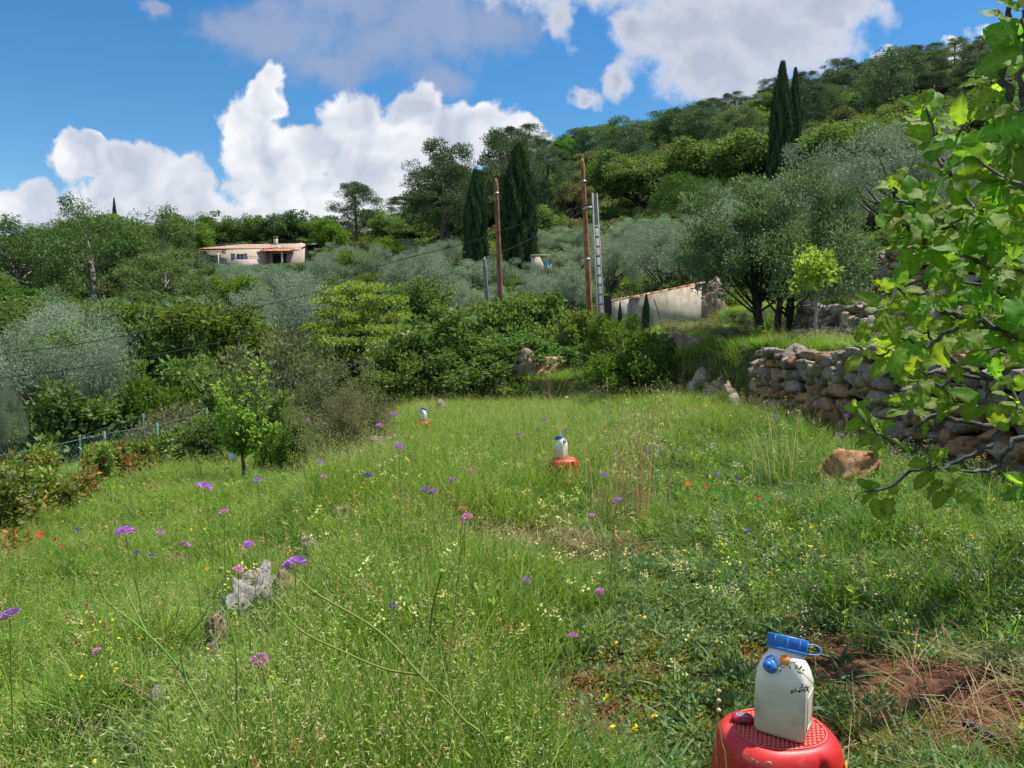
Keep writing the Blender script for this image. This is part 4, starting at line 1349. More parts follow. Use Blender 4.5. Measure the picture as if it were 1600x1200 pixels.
wall3, n3_ = stone_wall('dry_stone_wall', 'higher rubble wall of small grey stones with a dark metal stake, upper terrace', [(11.2, 18.5), (11.15, 23), (11.1, 27), (11.5, 27.8)],
                        lambda s: Gs(10.9, 18.5 + min(s, 8.6)) - 0.05, lambda s: Gs(10.9, 18.5 + min(s, 8.6)) + 1.75, 0.4, 0.27, lambda s, f: 'g' if rng.random() < 0.75 else ('t' if rng.random() < .6 else 'o'), depth=0.26, lean=0.35)
print('stones', nst, n2_, n3_)

ROCK = {}


def rock(px, py, wpx, hpx, label, mat, name='limestone_rock', d=None, seed=0, ratio=0.8, sink=0.35, group=None, rz=None):
    q = on_ground(px, py) if d is None else Vector((W(px, py, d).x, d, Gs(W(px, py, d).x, d)))
    wd_ = wpx / FPX * q.y
    hh = hpx / FPX * q.y
    key = (seed % 4, mat.name)
    if key not in ROCK:
        ROCK[key] = mesh_np('rock', SH3[seed % 4][0], SH3[seed % 4][1], mat, smooth=True)
    o = ob(name, ROCK[key], None, (q.x, q.y, q.z + hh * (0.5 - sink)), (rng.normal() * 0.15, rng.normal() * 0.15, rng.random() * 6 if rz is None else rz), (wd_ * 0.55, wd_ * 0.5 * ratio, hh * 0.75))
    return tag(o, label, 'rock', group)


# the ochre boulder gets a shape of its own: steep broken front, flat sloping top
Vb, Fb = stone_shape(73, 4, 0.45, 0.2)
Vb = Vb / np.abs(Vb).max(axis=0)
Vb = Vb * np.array([1.0, 0.8, 0.75])
Vb[:, 2] += 0.12 * Vb[:, 0]
q = on_ground(1325, 778)
bo = ob('boulder', mesh_np('boulder', Vb, Fb, m_boul, smooth=True), None, (q.x, q.y, q.z + 0.18), (0.0, 0.0, 0.25), (0.36, 0.34, 0.4))
tag(bo, 'orange ochre boulder lying in the grass in front of the stone wall', 'boulder')
rock(405, 950, 74, 70, 'largest pale broken rock at the meadow edge, beside the big mauve flower', m_pale, seed=0, ratio=1.0)
rock(448, 938, 44, 44, 'pinkish tan rock leaning on the right side of the largest pale rock', m_tan, seed=2, ratio=1.1)
rock(368, 968, 46, 54, 'blotchy grey rock leaning on the left side of the largest pale rock', m_pale, seed=1, ratio=1.0)
rock(340, 1008, 44, 60, 'jagged grey rock a step below the largest pale rock', m_tan, seed=3, ratio=1.0)
rock(330, 1050, 44, 44, 'small dark rock below the jagged grey rock', m_grey, seed=2)
rock(245, 1110, 50, 40, 'round pale rock half buried at the lower end of the rock line', m_pale, seed=3)
rock(300, 1085, 55, 40, 'flat grey rock between the round pale rock and the jagged ones', m_grey, seed=0)
rock(225, 1190, 75, 45, 'dark speckled rock at the very bottom of the rock line', m_grey, seed=1)
rock(480, 865, 36, 30, 'grey rock just behind the big mauve flower', m_grey, seed=2)
rock(415, 895, 40, 30, 'dark rock hidden in grass left of the big mauve flower', m_grey, seed=3)
rock(535, 812, 40, 26, 'small tan rock up the meadow edge past the mauve flowers', m_tan, seed=0)
rock(597, 700, 40, 28, 'grey rock at the foot of the scraggly bush', m_grey, seed=1)
rock(690, 652, 26, 24, 'dark grey rock beside the farthest white jug', m_grey, seed=2)
rock(1145, 660, 34, 44, 'tall grey rock leaning at the far corner of the stone wall', m_grey, seed=3, sink=0.2)
rock(1120, 590, 36, 40, 'bluish grey rock in the overgrown bank beyond the wall corner', m_grey, seed=0, d=17.5, sink=0.0)
rock(1075, 600, 50, 30, 'tan rock in the overgrown bank right of the fresh green bush', m_tan, seed=1, d=20, sink=0.1)
rock(1098, 572, 44, 36, 'lichened grey rock low in the overgrown bank', m_grey, seed=2, d=18.5, sink=0.0)
rock(1138, 566, 30, 26, 'tan rock high in the overgrown bank beside the wall corner', m_tan, seed=0, d=16.6, sink=-0.6)
rock(1055, 575, 34, 22, 'grey rock at the top of the overgrown bank by the fresh green bush', m_grey, seed=1, d=20.5, sink=-0.4)
rock(820, 600, 50, 34, 'pale rock ledge at the far end of the meadow', m_tan, seed=2, d=24.6, sink=0.0)
rock(862, 598, 46, 26, 'pinkish rock right of the pale ledge at the far meadow end', m_ochre, seed=3, d=24.3, sink=0.0)
rock(1112, 480, 46, 56, 'rough pale rock face against the right end of the shed', m_tan, seed=2, d=31, sink=0.3)
rock(1480, 1245 - 60, 20, 8, 'small pale stone lying on the red soil by the near stool', m_tan, seed=1)
rock(60, 810, 60, 30, 'grey rock under the red-tipped shrub row', m_grey, seed=2)
rock(190, 755, 50, 30, 'pale rock among the red-tipped shrubs', m_tan, seed=3)

# ------------------------------------------------------------------ buildings, poles, wires
m_plast = solid_mat('cream_render', (0.46, 0.405, 0.3), (0.54, 0.48, 0.37), 2.0, 0.9, 0.2, 30)
m_pink = solid_mat('pink_render', (0.46, 0.38, 0.31), (0.53, 0.44, 0.37), 2.0, 0.9, 0.2, 30)


def streaks(t, vec, c):
    sp = t.add('ShaderNodeSeparateXYZ', {0: vec})
    cv_ = t.add('ShaderNodeCombineXYZ', {0: t.math('MULTIPLY', sp.outputs[0], 3.0), 1: t.math('MULTIPLY', sp.outputs[1], 3.0), 2: t.math('MULTIPLY', sp.outputs[2], 0.35)})
    n_ = t.noise(cv_.outputs[0], 1.6, 5, 0.65).outputs[0]
    c = t.mix(t.math('MULTIPLY', t.step(n_, 0.52, 0.68), 0.7), c, (0.2, 0.15, 0.11, 1))
    n_ = t.noise(cv_.outputs[0], 5.0, 5, 0.65).outputs[0]
    return t.mix(t.math('MULTIPLY', t.step(n_, 0.58, 0.7), 0.5), c, (0.12, 0.11, 0.1, 1))


m_shed = solid_mat('old_white_render', (0.42, 0.37, 0.29), (0.56, 0.51, 0.42), 3.0, 0.95, 0.7, 40, extra=streaks)
m_tile = solid_mat('terracotta', (0.36, 0.16, 0.1), (0.52, 0.28, 0.19), 4, 0.85, 0.4, 30, rnd=0.4)
m_tilep = solid_mat('faded_terracotta', (0.3, 0.185, 0.15), (0.43, 0.29, 0.245), 1.5, 0.9, 0.4, 20)
m_tileo = solid_mat('orange_terracotta', (0.36, 0.12, 0.06), (0.46, 0.18, 0.095), 1.5, 0.85, 0.4, 20)
m_blue = solid_mat('blue_shutter', (0.22, 0.32, 0.5), (0.27, 0.37, 0.55), 3, 0.6)
m_dark = solid_mat('near_black', (0.015, 0.016, 0.018), (0.03, 0.03, 0.032), 3, 0.4)  # near-black, stands in for the shade inside openings; also the carport roof
m_glass = solid_mat('window_glass', (0.03, 0.035, 0.04), None, 3, 0.08, spec=0.6)
m_frame = solid_mat('white_frame', (0.72, 0.72, 0.7), None, 3, 0.5)
m_wood = solid_mat('creosoted_pole', (0.16, 0.075, 0.045), (0.29, 0.16, 0.1), 3, 0.9, 0.5, 30, 0.2)
m_wood2 = solid_mat('orange_brown_pole', (0.24, 0.11, 0.05), (0.4, 0.21, 0.11), 3, 0.9, 0.5, 30, 0.2)
m_woodg = solid_mat('weathered_grey_post', (0.17, 0.16, 0.16), (0.28, 0.27, 0.27), 5, 0.95, 0.4, 40, 0.2)
m_conc = solid_mat('pole_concrete', (0.24, 0.24, 0.235), (0.36, 0.355, 0.345), 5, 0.9, 0.4, 40, 0.2)
m_steel = solid_mat('grey_steel', (0.25, 0.26, 0.27), (0.33, 0.34, 0.35), 5, 0.45, metal=0.7)
m_black = solid_mat('black_cable', (0.015, 0.015, 0.016), (0.025, 0.025, 0.025), 5, 0.6)
m_rust = solid_mat('rusty_stake', (0.05, 0.04, 0.035), (0.1, 0.07, 0.055), 10, 0.9, 0.3, 60)
m_green = solid_mat('green_post', (0.05, 0.12, 0.09), (0.07, 0.15, 0.11), 6, 0.6)


def corrugated(x0, x1, yl, yh, zl, zh, pitch, amp, xl0=None, xl1=None):
    """a tiled roof slope: rolls running up the slope from eave (yl,zl) to ridge (yh,zh)"""
    n_ = max(4, int((x1 - x0) / pitch)) * 6
    t_ = np.linspace(0, 1, n_ + 1)
    bump_ = amp * np.abs(np.sin(np.pi * t_ * n_ / 6))
    rows = []
    for f in np.linspace(0, 1, 9):
        a0 = x0 + ((xl0 - x0) * (1 - f) if xl0 is not None else 0)
        a1 = x1 + ((xl1 - x1) * (1 - f) if xl1 is not None else 0)
        rows.append(np.stack([a0 + (a1 - a0) * t_, np.full(n_ + 1, yl + (yh - yl) * f), zl + (zh - zl) * f + bump_ + 0.03 * (int(f * 8) % 2)], 1))
    V_ = np.concatenate(rows)
    m_ = n_ + 1
    F_ = np.array([[r_ * m_ + i, r_ * m_ + i + 1, (r_ + 1) * m_ + i + 1, (r_ + 1) * m_ + i] for r_ in range(8) for i in range(n_)])
    return V_, F_


# the house on the hill, built in its own frame: x right, z up, front wall at y=0
HD = 124.0
hp = W(390, 418, HD)
hk = HD / FPX
hx = lambda px: (px - 390) * hk
hz = lambda py: (418 - py) * hk
house = thing('house', 'cream single-storey house with faded tile roof and chimney on the slope', 'house', (hp.x, hp.y, hp.z), R(-4))
mb = MB()
mb.prism([(hx(309), -3), (hx(416), -3), (hx(416), hz(389.5)), (hx(309), hz(391.5))], 0.0, 7.0)
ob('wall', mb.mesh('wall', m_plast), house)
mb = MB()
mb.prism([(hx(417), -3), (hx(470), -3), (hx(470), hz(380)), (hx(446), hz(383.5)), (hx(417), hz(389))], 0.8, 7.0)
o = ob('wall', mb.mesh('wall', m_pink), house)
mb = MB().box((hx(374), -2.2, -3.2), (hx(416), -1.9, hz(407)))
ob('terrace_wall', mb.mesh('terrace_wall', m_pink), house)
V_, F_ = corrugated(hx(362), hx(470), -0.7, 4.5, hz(390), hz(379), 0.34, 0.12, xl0=hx(312), xl1=hx(417))
ob('roof', mesh_np('roof', V_, F_, m_tilep), house)
mb = MB().add([(hx(312), -0.7, hz(390.3)), (hx(362), 4.5, hz(379.3)), (hx(330), 7.5, hz(389)), (hx(308), 7, hz(391))], np.array([[0, 1, 2, 3]]))
ob('roof', mb.mesh('roof', m_tilep), house)
V_, F_ = corrugated(hx(415), hx(471), 0.3, 4.5, hz(388.5), hz(378.6), 0.34, 0.12, xl0=hx(440), xl1=hx(472))
ob('roof', mesh_np('roof', V_, F_, m_tilep), house, (0, 0, 0.04))
V_, F_ = corrugated(hx(417), hx(460), -2.2, 0.75, hz(395), hz(389.2), 0.3, 0.1)
rf = ob('porch_roof', mesh_np('porch_roof', V_, F_, m_tileo), house)
ob('post', MB().box((hx(447.5), -2.0, -2), (hx(450), -1.75, hz(395.4))).mesh('post', m_plast), house)
ob('porch_shade_panel', MB().box((hx(424), 0.74, -1), (hx(446), 0.79, hz(397))).mesh('porch_shade_panel', m_dark), house)  # dark panel on the solid wall paints the shade under the porch
ch = ob('chimney', MB().box((hx(416.5), 3.4, hz(384)), (hx(421.5), 3.95, hz(370.5))).mesh('chimney', m_plast), house)
ob('cap', MB().box((hx(416), 3.3, hz(368.5)), (hx(422), 4.05, hz(367.2))).mesh('cap', m_tilep), ch)
ob('flue', MB().box((hx(417.2), 3.45, hz(370.5)), (hx(420.8), 3.9, hz(368.5))).mesh('flue', m_dark), ch)
wn = ob('window', MB().box((hx(369.5), -0.03, hz(407.5)), (hx(381.5), -0.002, hz(397))).mesh('window', m_frame), house)
for a_, b_ in ((370.6, 374.7), (376.2, 380.6)):
    ob('pane', MB().box((hx(a_), -0.05, hz(406.6)), (hx(b_), -0.032, hz(398))).mesh('pane', m_glass), wn)
for a_, b_ in ((361, 367.5), (382, 387)):
    ob('shutter', MB().box((hx(a_), -0.08, hz(407.5)), (hx(b_), -0.003, hz(396.5))).mesh('shutter', m_blue), house)
dr = ob('glass_door', MB().box((hx(327), -0.04, -0.5), (hx(337), -0.002, hz(399))).mesh('glass_door', m_frame), house)
for a_, b_ in ((328, 331.4), (332.6, 336)):
    ob('pane', MB().box((hx(a_), -0.06, -0.2), (hx(b_), -0.042, hz(400))).mesh('pane', m_glass), dr)
for a_, b_ in ((320, 326), (337.5, 344)):
    ob('shutter', MB().box((hx(a_), -0.09, -0.5), (hx(b_), -0.003, hz(398.6))).mesh('shutter', m_blue), house)
ob('pergola_roof', MB().add([(hx(306), -2.4, hz(393)), (hx(352), -2.4, hz(394.6)), (hx(352), -0.1, hz(391.6)), (hx(306), -0.1, hz(391.2)), (hx(306), -2.4, hz(394)), (hx(352), -2.4, hz(395.6)), (hx(352), -0.1, hz(392.6)), (hx(306), -0.1, hz(392.2))],
   np.array([(0, 1, 2, 3), (4, 7, 6, 5), (0, 4, 5, 1), (1, 5, 6, 2), (3, 2, 6, 7), (0, 3, 7, 4)])).mesh('pergola_roof', m_wood), house)
for px_ in (309, 350):
    ob('post', MB().box((hx(px_), -2.35, -2), (hx(px_ + 1.5), -2.2, hz(395.2))).mesh('post', m_plast), house)
V_, F_ = tube_np([(0, 0, 0), (0, -0.05, 0), (0, -0.16, 0)], [0.12, 0.3, 0.42], 12)
ob('satellite_dish', mesh_np('satellite_dish', V_, F_, m_frame, smooth=True), house, (hx(351), -0.15, hz(393.5)))
ob('air_conditioner', MB().box((hx(431.5), 0.55, hz(389)), (hx(437), 0.79, hz(385.5))).mesh('air_conditioner', m_frame), house)
rail = MB()
for k in range(14):
    rail.box((hx(374 + 3.1 * k) - 0.02, -2.1, hz(407)), (hx(374 + 3.1 * k) + 0.02, -2.06, hz(402.5)))
rail.box((hx(374), -2.1, hz(402.5)), (hx(416), -2.06, hz(402)))
ob('railing', rail.mesh('railing', m_steel), house)
cp = thing('carport', 'dark flat carport at the right end of the tiled house', 'carport', (W(484, 418, HD + 4).x, HD + 4, hp.z))
ob('roof', MB().box((-1.6, -2, 3.7), (1.7, 2, 4.1)).mesh('roof', m_dark), cp)
for xx_ in (-1.4, 1.4):
    ob('post', MB().box((xx_ - 0.06, -1.9, -3), (xx_ + 0.06, -1.78, 3.7)).mesh('post', m_steel), cp)

# street lamp behind the house, far off
q = W(449, 328, 155)
zl = Gs(q.x, 155)
lamp = thing('street_lamp', 'far street lamp on a pole above the oaks behind the chimney', 'street lamp', (q.x, 155, zl))
hh = q.z - zl
ob('pole', MB().tube([(0, 0, -.2), (0, 0, hh)], [0.16, 0.12], 7).mesh('pole', m_conc), lamp)
ob('arm', MB().tube([(0, 0, hh - 0.6), (0.5, 0, hh), (1.5, 0, hh + 0.1)], [0.06, 0.06, 0.05], 5).mesh('arm', m_steel), lamp)
ob('lamp_head', MB().box((1.3, -0.12, hh + 0.02), (2.0, 0.12, hh + 0.18)).mesh('lamp_head', m_steel), lamp)

# the white shed
SD = 30.0
sp0 = W(985, 508, SD)
shed = thing('shed', 'old white rendered shed with streaked wall and sloping tile edge', 'shed', (sp0.x, sp0.y, sp0.z), 0)
sk = SD / FPX
sX = lambda px: (px - 985) * sk
sZ = lambda py: (508 - py) * sk
mb = MB()
mb.prism([(sX(985), -0.6), (sX(1095), -0.6), (sX(1095), sZ(444.5)), (sX(985), sZ(467))], 0.0, 0.3)
ob('wall', mb.mesh('wall', m_shed), shed)
# left wall runs back-left from the corner
lw = MB()
P0, P1 = np.array([0.0, 0.0]), np.array([sX(943), 1.1])
dx = P1 - P0
def lpt(f, z_, off=0.0):
    nrm = np.array([dx[1], -dx[0]]) / np.linalg.norm(dx)
    p = P0 + dx * f - nrm * off * -1
    return (p[0], p[1], z_)
zt0, zt1 = sZ(467.5), sZ(476.5)
def panel(f0, f1, z0a, z0b, z1a, z1b):
    o0 = [lpt(f0, z0a), lpt(f1, z0b), lpt(f1, z1b), lpt(f0, z1a)]
    o1 = [lpt(f0, z0a, -0.25), lpt(f1, z0b, -0.25), lpt(f1, z1b, -0.25), lpt(f0, z1a, -0.25)]
    lw.add(o0 + o1, np.array([(0, 1, 2, 3), (7, 6, 5, 4), (0, 4, 5, 1), (1, 5, 6, 2), (2, 6, 7, 3), (3, 7, 4, 0)]))
zt = lambda f: zt0 + (zt1 - zt0) * f
panel(0, 0.54, -0.6, -0.6, zt(0), zt(0.54))
panel(0.84, 1.0, -0.6, -0.6, zt(0.84), zt(1.0))
panel(0.54, 0.84, zt(0.54) - 0.16, zt(0.84) - 0.16, zt(0.54), zt(0.84))
ob('wall', lw.mesh('wall', m_shed), shed)
dk = MB()
a0, a1 = lpt(0.5, -0.6, -0.27), lpt(0.88, -0.6, -0.27)
dk.add([a0, a1, (a1[0], a1[1], 1.2), (a0[0], a0[1], 1.2)], np.array([[0, 1, 2, 3]]))
ob('doorway', dk.mesh('doorway', m_dark), shed)  # near-black sheet behind the door gap paints the unlit inside
# roof deck
rd = MB()
rd.add([(0, -0.06, sZ(466.6)), (sX(1096), -0.06, sZ(444)), (sX(1096), 3.6, sZ(444)), (sX(985), 3.6, sZ(466.6)), (P1[0] - 0.05, P1[1] - 0.1, sZ(476)), (P1[0] - 0.05, 3.6, sZ(476))],
       [np.array([[0, 1, 2, 3], [4, 0, 3, 5]])])
ob('roof', rd.mesh('roof', m_tile), shed)
half = [(math.cos(a__) * 0.085, math.sin(a__) * 0.07) for a__ in np.linspace(0, math.pi, 9)]
hm = MB()
ln_ = 0.41
for s_ in (0, 1):
    pass
outer = [(0.0, x_, z_) for x_, z_ in half] + [(ln_, x_ * 0.86, z_ * 0.86) for x_, z_ in half]
inner = [(0.0, x_ * 0.82, z_ * 0.8 - 0.002) for x_, z_ in half] + [(ln_, x_ * 0.7, z_ * 0.66) for x_, z_ in half]
n9 = 9
Ft = [[i, i + 1, n9 + i + 1, n9 + i] for i in range(8)] + [[18 + n9 + i, 18 + n9 + i + 1, 18 + i + 1, 18 + i] for i in range(8)] + [[i + 1, i, 18 + i, 18 + i + 1] for i in range(8)] + [[9 + i, 9 + i + 1, 27 + i + 1, 27 + i] for i in range(8)]
hm.add(outer + inner, np.array(Ft))
tile_me = hm.mesh('tile', m_tile, True)
sl = math.atan2(sZ(444.5) - sZ(467), sX(1095))
for k in range(8):
    f = k / 7.9
    ob('tile', tile_me, shed, (sX(985) + (sX(1096) - sX(985)) * f, -0.07, sZ(467) + (sZ(444.5) - sZ(467)) * f + 0.015 + 0.004 * (k % 2)), (0, -sl - 0.03, rng.normal() * 0.03))
for k in range(9):
    f = (k + 0.4) / 9.0
    p = lpt(f, zt(f) + 0.02)
    ob('tile', tile_me, shed, (p[0], p[1] - 0.12, p[2]), (0, -0.12, math.pi / 2 + rng.normal() * 0.04))
ob('downpipe', MB().tube([lpt(0.5, -0.5, 0.06), lpt(0.5, zt(0.5) - 0.05, 0.06)], [0.045, 0.045], 8).mesh('downpipe', solid_mat('yellowed_pipe', (0.4, 0.26, 0.1), (0.52, 0.38, 0.18), 6, 0.8)), shed)
st = MB().tube([W(1038, 512, 28), W(1022, 468, 28.2)], [0.03, 0.025], 6)
tag(ob('metal_stake', st.mesh('metal_stake', m_rust)), 'thin dark stake leaning in the grass in front of the white shed', 'stake')
st = MB().tube([W(1370, 470, 19.5), W(1366, 392, 19.5)], [0.03, 0.025], 6)
tag(ob('metal_stake', st.mesh('metal_stake', m_rust)), 'dark upright stake against the higher rubble wall', 'stake')

# stone hut with a blue door up the slope, and a small roof hidden in the bushes
q = W(846, 422, 66)
hut = thing('stone_hut', 'little stone hut with a pale blue door beside the broad cypress', 'hut', (q.x, q.y, q.z))
ob('wall', MB().box((-0.85, 0, -1), (0.2, 2, 1.15)).box((0.2, 0, 0.95), (0.95, 2, 1.15)).box((0.95, 0, -1), (1.05, 2, 1.15)).mesh('wall', m_plast), hut)
ob('door', MB().box((0.22, 0.05, -1), (0.94, 0.12, 0.94)).mesh('door', solid_mat('pale_blue_paint', (0.2, 0.42, 0.55), (0.25, 0.48, 0.6), 4, 0.6)), hut)
ob('roof', MB().box((-0.95, -0.1, 1.152), (1.15, 2.1, 1.35)).mesh('roof', m_grey), hut)
q = W(610, 552, 31)
hut = thing('roofed_hut', 'half hidden hut with a red tile roof behind the layered tree', 'hut', (q.x, q.y, q.z))
V_, F_ = corrugated(0.1, 1.25, 0.0, 1.8, 0.5, 0.9, 0.16, 0.05)
ob('roof', mesh_np('roof', V_, F_, m_tile), hut)
ob('wall', MB().box((-0.6, 0.12, -1.5), (1.15, 1.7, 0.48)).mesh('wall', m_shed), hut)


def pole(name, label, px0, py0, px1, py1, d, r0, r1, mat, cap=None):
    b, t_ = W(px0, py0, d), W(px1, py1, d)
    b = b + (b - t_) * 0.35
    o = thing(name, label, 'pole', (b.x, b.y, b.z))
    mb_ = MB()
    L3 = (t_ - b)
    n_ = 9
    mb_.tube([(L3.x * f, L3.y * f, L3.z * f) for f in np.linspace(0, 1, n_)] + [(L3.x * 1.0, 0, L3.z + r1 * 2.2)], list(np.linspace(r0, r1, n_)) + [r1 * 0.25], 10)
    ob('shaft', mb_.mesh('shaft', mat, True), o)
    return o, L3


p1, l1 = pole('wooden_pole', 'reddish brown wooden pole between the two slope cypresses', 782, 465, 775, 286, 34, 0.14, 0.1, m_wood)
ob('band', MB().tube([(l1.x * .93, 0, l1.z * .93), (l1.x * .94, 0, l1.z * .94)], [0.12, 0.12], 10).mesh('band', m_steel), p1)
p2, l2 = pole('wooden_pole', 'tall orange brown wooden pole just left of the concrete pole', 921, 478, 910, 254, 31, 0.13, 0.085, m_wood2)
for f in (0.5, 0.76, 0.9):
    ob('band', MB().tube([(l2.x * f, 0, l2.z * f), (l2.x * (f + .008), 0, l2.z * (f + .008))], [0.125, 0.125], 10).mesh('band', m_steel), p2)
p4, l4 = pole('wooden_post', 'short weathered grey post left of the reddish brown pole', 761, 474, 757, 408, 34, 0.1, 0.09, m_woodg)
# concrete pole with recessed ladder face
b, t_ = W(938, 492, 29), W(929, 302, 29)
b = b + (b - t_) * 0.3
cpole = thing('concrete_pole', 'pale concrete pole with ladder-like recesses at the shed corner', 'pole', (b.x, b.y, b.z))
L3 = t_ - b
mb = MB()
n_ = 14
half_w = lambda f: 0.16 - 0.055 * f
for sgn in (-1, 1):
    V_ = []
    for f in (0, 1):
        cx, cz, hw = L3.x * f, L3.z * f, half_w(f)
        x0_, x1_ = sorted((cx + sgn * hw, cx + sgn * (hw - 0.045)))
        V_ += [(x0_, -0.1, cz), (x1_, -0.1, cz), (x1_, 0.1, cz), (x0_, 0.1, cz)]
    mb.add(V_, np.array([(0, 1, 5, 4), (1, 2, 6, 5), (2, 3, 7, 6), (3, 0, 4, 7), (4, 5, 6, 7)]))
ob('flange', mb.mesh('flange', m_conc), cpole)
mb = MB()
V_ = []
for f in (0, 1):
    cx, cz, hw = L3.x * f, L3.z * f, half_w(f) - 0.046
    V_ += [(cx - hw, -0.086, cz), (cx + hw, -0.086, cz), (cx + hw, 0.03, cz), (cx - hw, 0.03, cz)]
mb.add(V_, np.array([(0, 1, 5, 4), (1, 2, 6, 5), (2, 3, 7, 6), (3, 0, 4, 7), (4, 5, 6, 7)]))
ob('web', mb.mesh('web', m_conc), cpole)
rung_f = list(np.linspace(0.05, 0.78, 13))
for f in rung_f:
    cx, cz, hw = L3.x * f, L3.z * f, half_w(f) - 0.047
    ob('rung', MB().box((cx - hw, -0.098, cz), (cx + hw, 0.098, cz + 0.075)).mesh('rung', m_conc), cpole)
hw = half_w(0.8) - 0.047
mb = MB().add([(L3.x * .8 - hw, -0.097, L3.z * .8), (L3.x * .8 + hw, -0.097, L3.z * .8), (L3.x + half_w(1) - .047, -0.097, L3.z * 1), (L3.x - half_w(1) + .047, -0.097, L3.z * 1)], np.array([[0, 1, 2, 3]]))
ob('upper_face', mb.mesh('upper_face', m_conc), cpole)
ob('bracket', MB().box((L3.x - 0.36, -0.16, L3.z - 0.62), (L3.x - 0.08, -0.1, L3.z - 0.52)).mesh('bracket', m_steel), cpole)


def wire(label, pts, r_, sag=0.0):
    p = curve_pts(pts, 14)
    tag(ob('overhead_wire', MB().tube(p, r_, 4).mesh('overhead_wire', m_black, True)), label, 'wire')


wire('overhead cable sagging from the concrete pole down to the left valley', [W(925, 318, 28.8), W(822, 348, 30), W(724, 381, 31), W(605, 412, 31), W(481, 460, 29), W(344, 490, 27), W(137, 535, 24), W(-60, 560, 22)], 0.016)
wire('lower overhead cable passing in front of the layered yellow-green tree', [W(912, 330, 30.8), W(820, 378, 30), W(720, 421, 29), W(640, 450, 28.5), W(543, 487, 27.5), W(326, 538, 25), W(120, 575, 23), W(-60, 598, 22)], 0.013)
wire('short cable between the tall wooden pole and the concrete pole', [W(912, 320, 30.8), W(922, 318, 29.6), W(929, 312, 28.9)], 0.012)

# ------------------------------------------------------------------ wire fences on the left
def fence(name, label, p0, p1, n_, hgt, mesh_step, mat, wires):
    root = thing(name, label, 'fence', (0, 0, 0))
    P_ = []
    for k in range(n_):
        f = k / (n_ - 1)
        x_, y_ = p0[0] + (p1[0] - p0[0]) * f, p0[1] + (p1[1] - p0[1]) * f
        P_.append((x_, y_, Gs(x_, y_)))
    for x_, y_, z_ in P_:
        ob('post', MB().tube([(x_, y_, z_ - 0.2), (x_, y_, z_ + hgt + 0.05)], [0.028, 0.028], 6).mesh('post', mat), root)
    for hw_ in wires:
        ob('wire', MB().tube([(x_, y_, z_ + hgt * hw_) for x_, y_, z_ in P_], 0.005, 4).mesh('wire', m_steel), root)
    mb_ = MB()
    L_ = math.hypot(p1[0] - p0[0], p1[1] - p0[1])
    s = -hgt
    V_, F_ = [], []
    while s < L_:
        for sgn in (1, -1):
            a_, b_ = (s, s + hgt) if sgn == 1 else (s + hgt, s)
            q_ = []
            for s_, z_ in ((a_, 0.03), ((a_ + b_) / 2, hgt * 0.5), (b_, hgt)):
                s2 = min(max(s_, 0), L_)
                f = s2 / L_
                x_, y_ = p0[0] + (p1[0] - p0[0]) * f, p0[1] + (p1[1] - p0[1]) * f
                q_.append((x_, y_, Gs(x_, y_) + z_))
            mb_.tube(q_, 0.0022, 3, cap=False)
        s += mesh_step
    tag(ob('netting', mb_.mesh('netting', m_green), root), kind='stuff')


fence('wire_fence', 'low wire fence with green posts behind the red-tipped shrubs', (-7.5, 7.6), (-7.3, 17.2), 6, 0.92, 0.11, m_green, (0.55, 1.0))
fence('mesh_fence', 'dark green mesh fence further off in front of the dark bushes', (-13.5, 20.0), (-8.5, 20.6), 4, 1.15, 0.12, m_green, (1.0,))

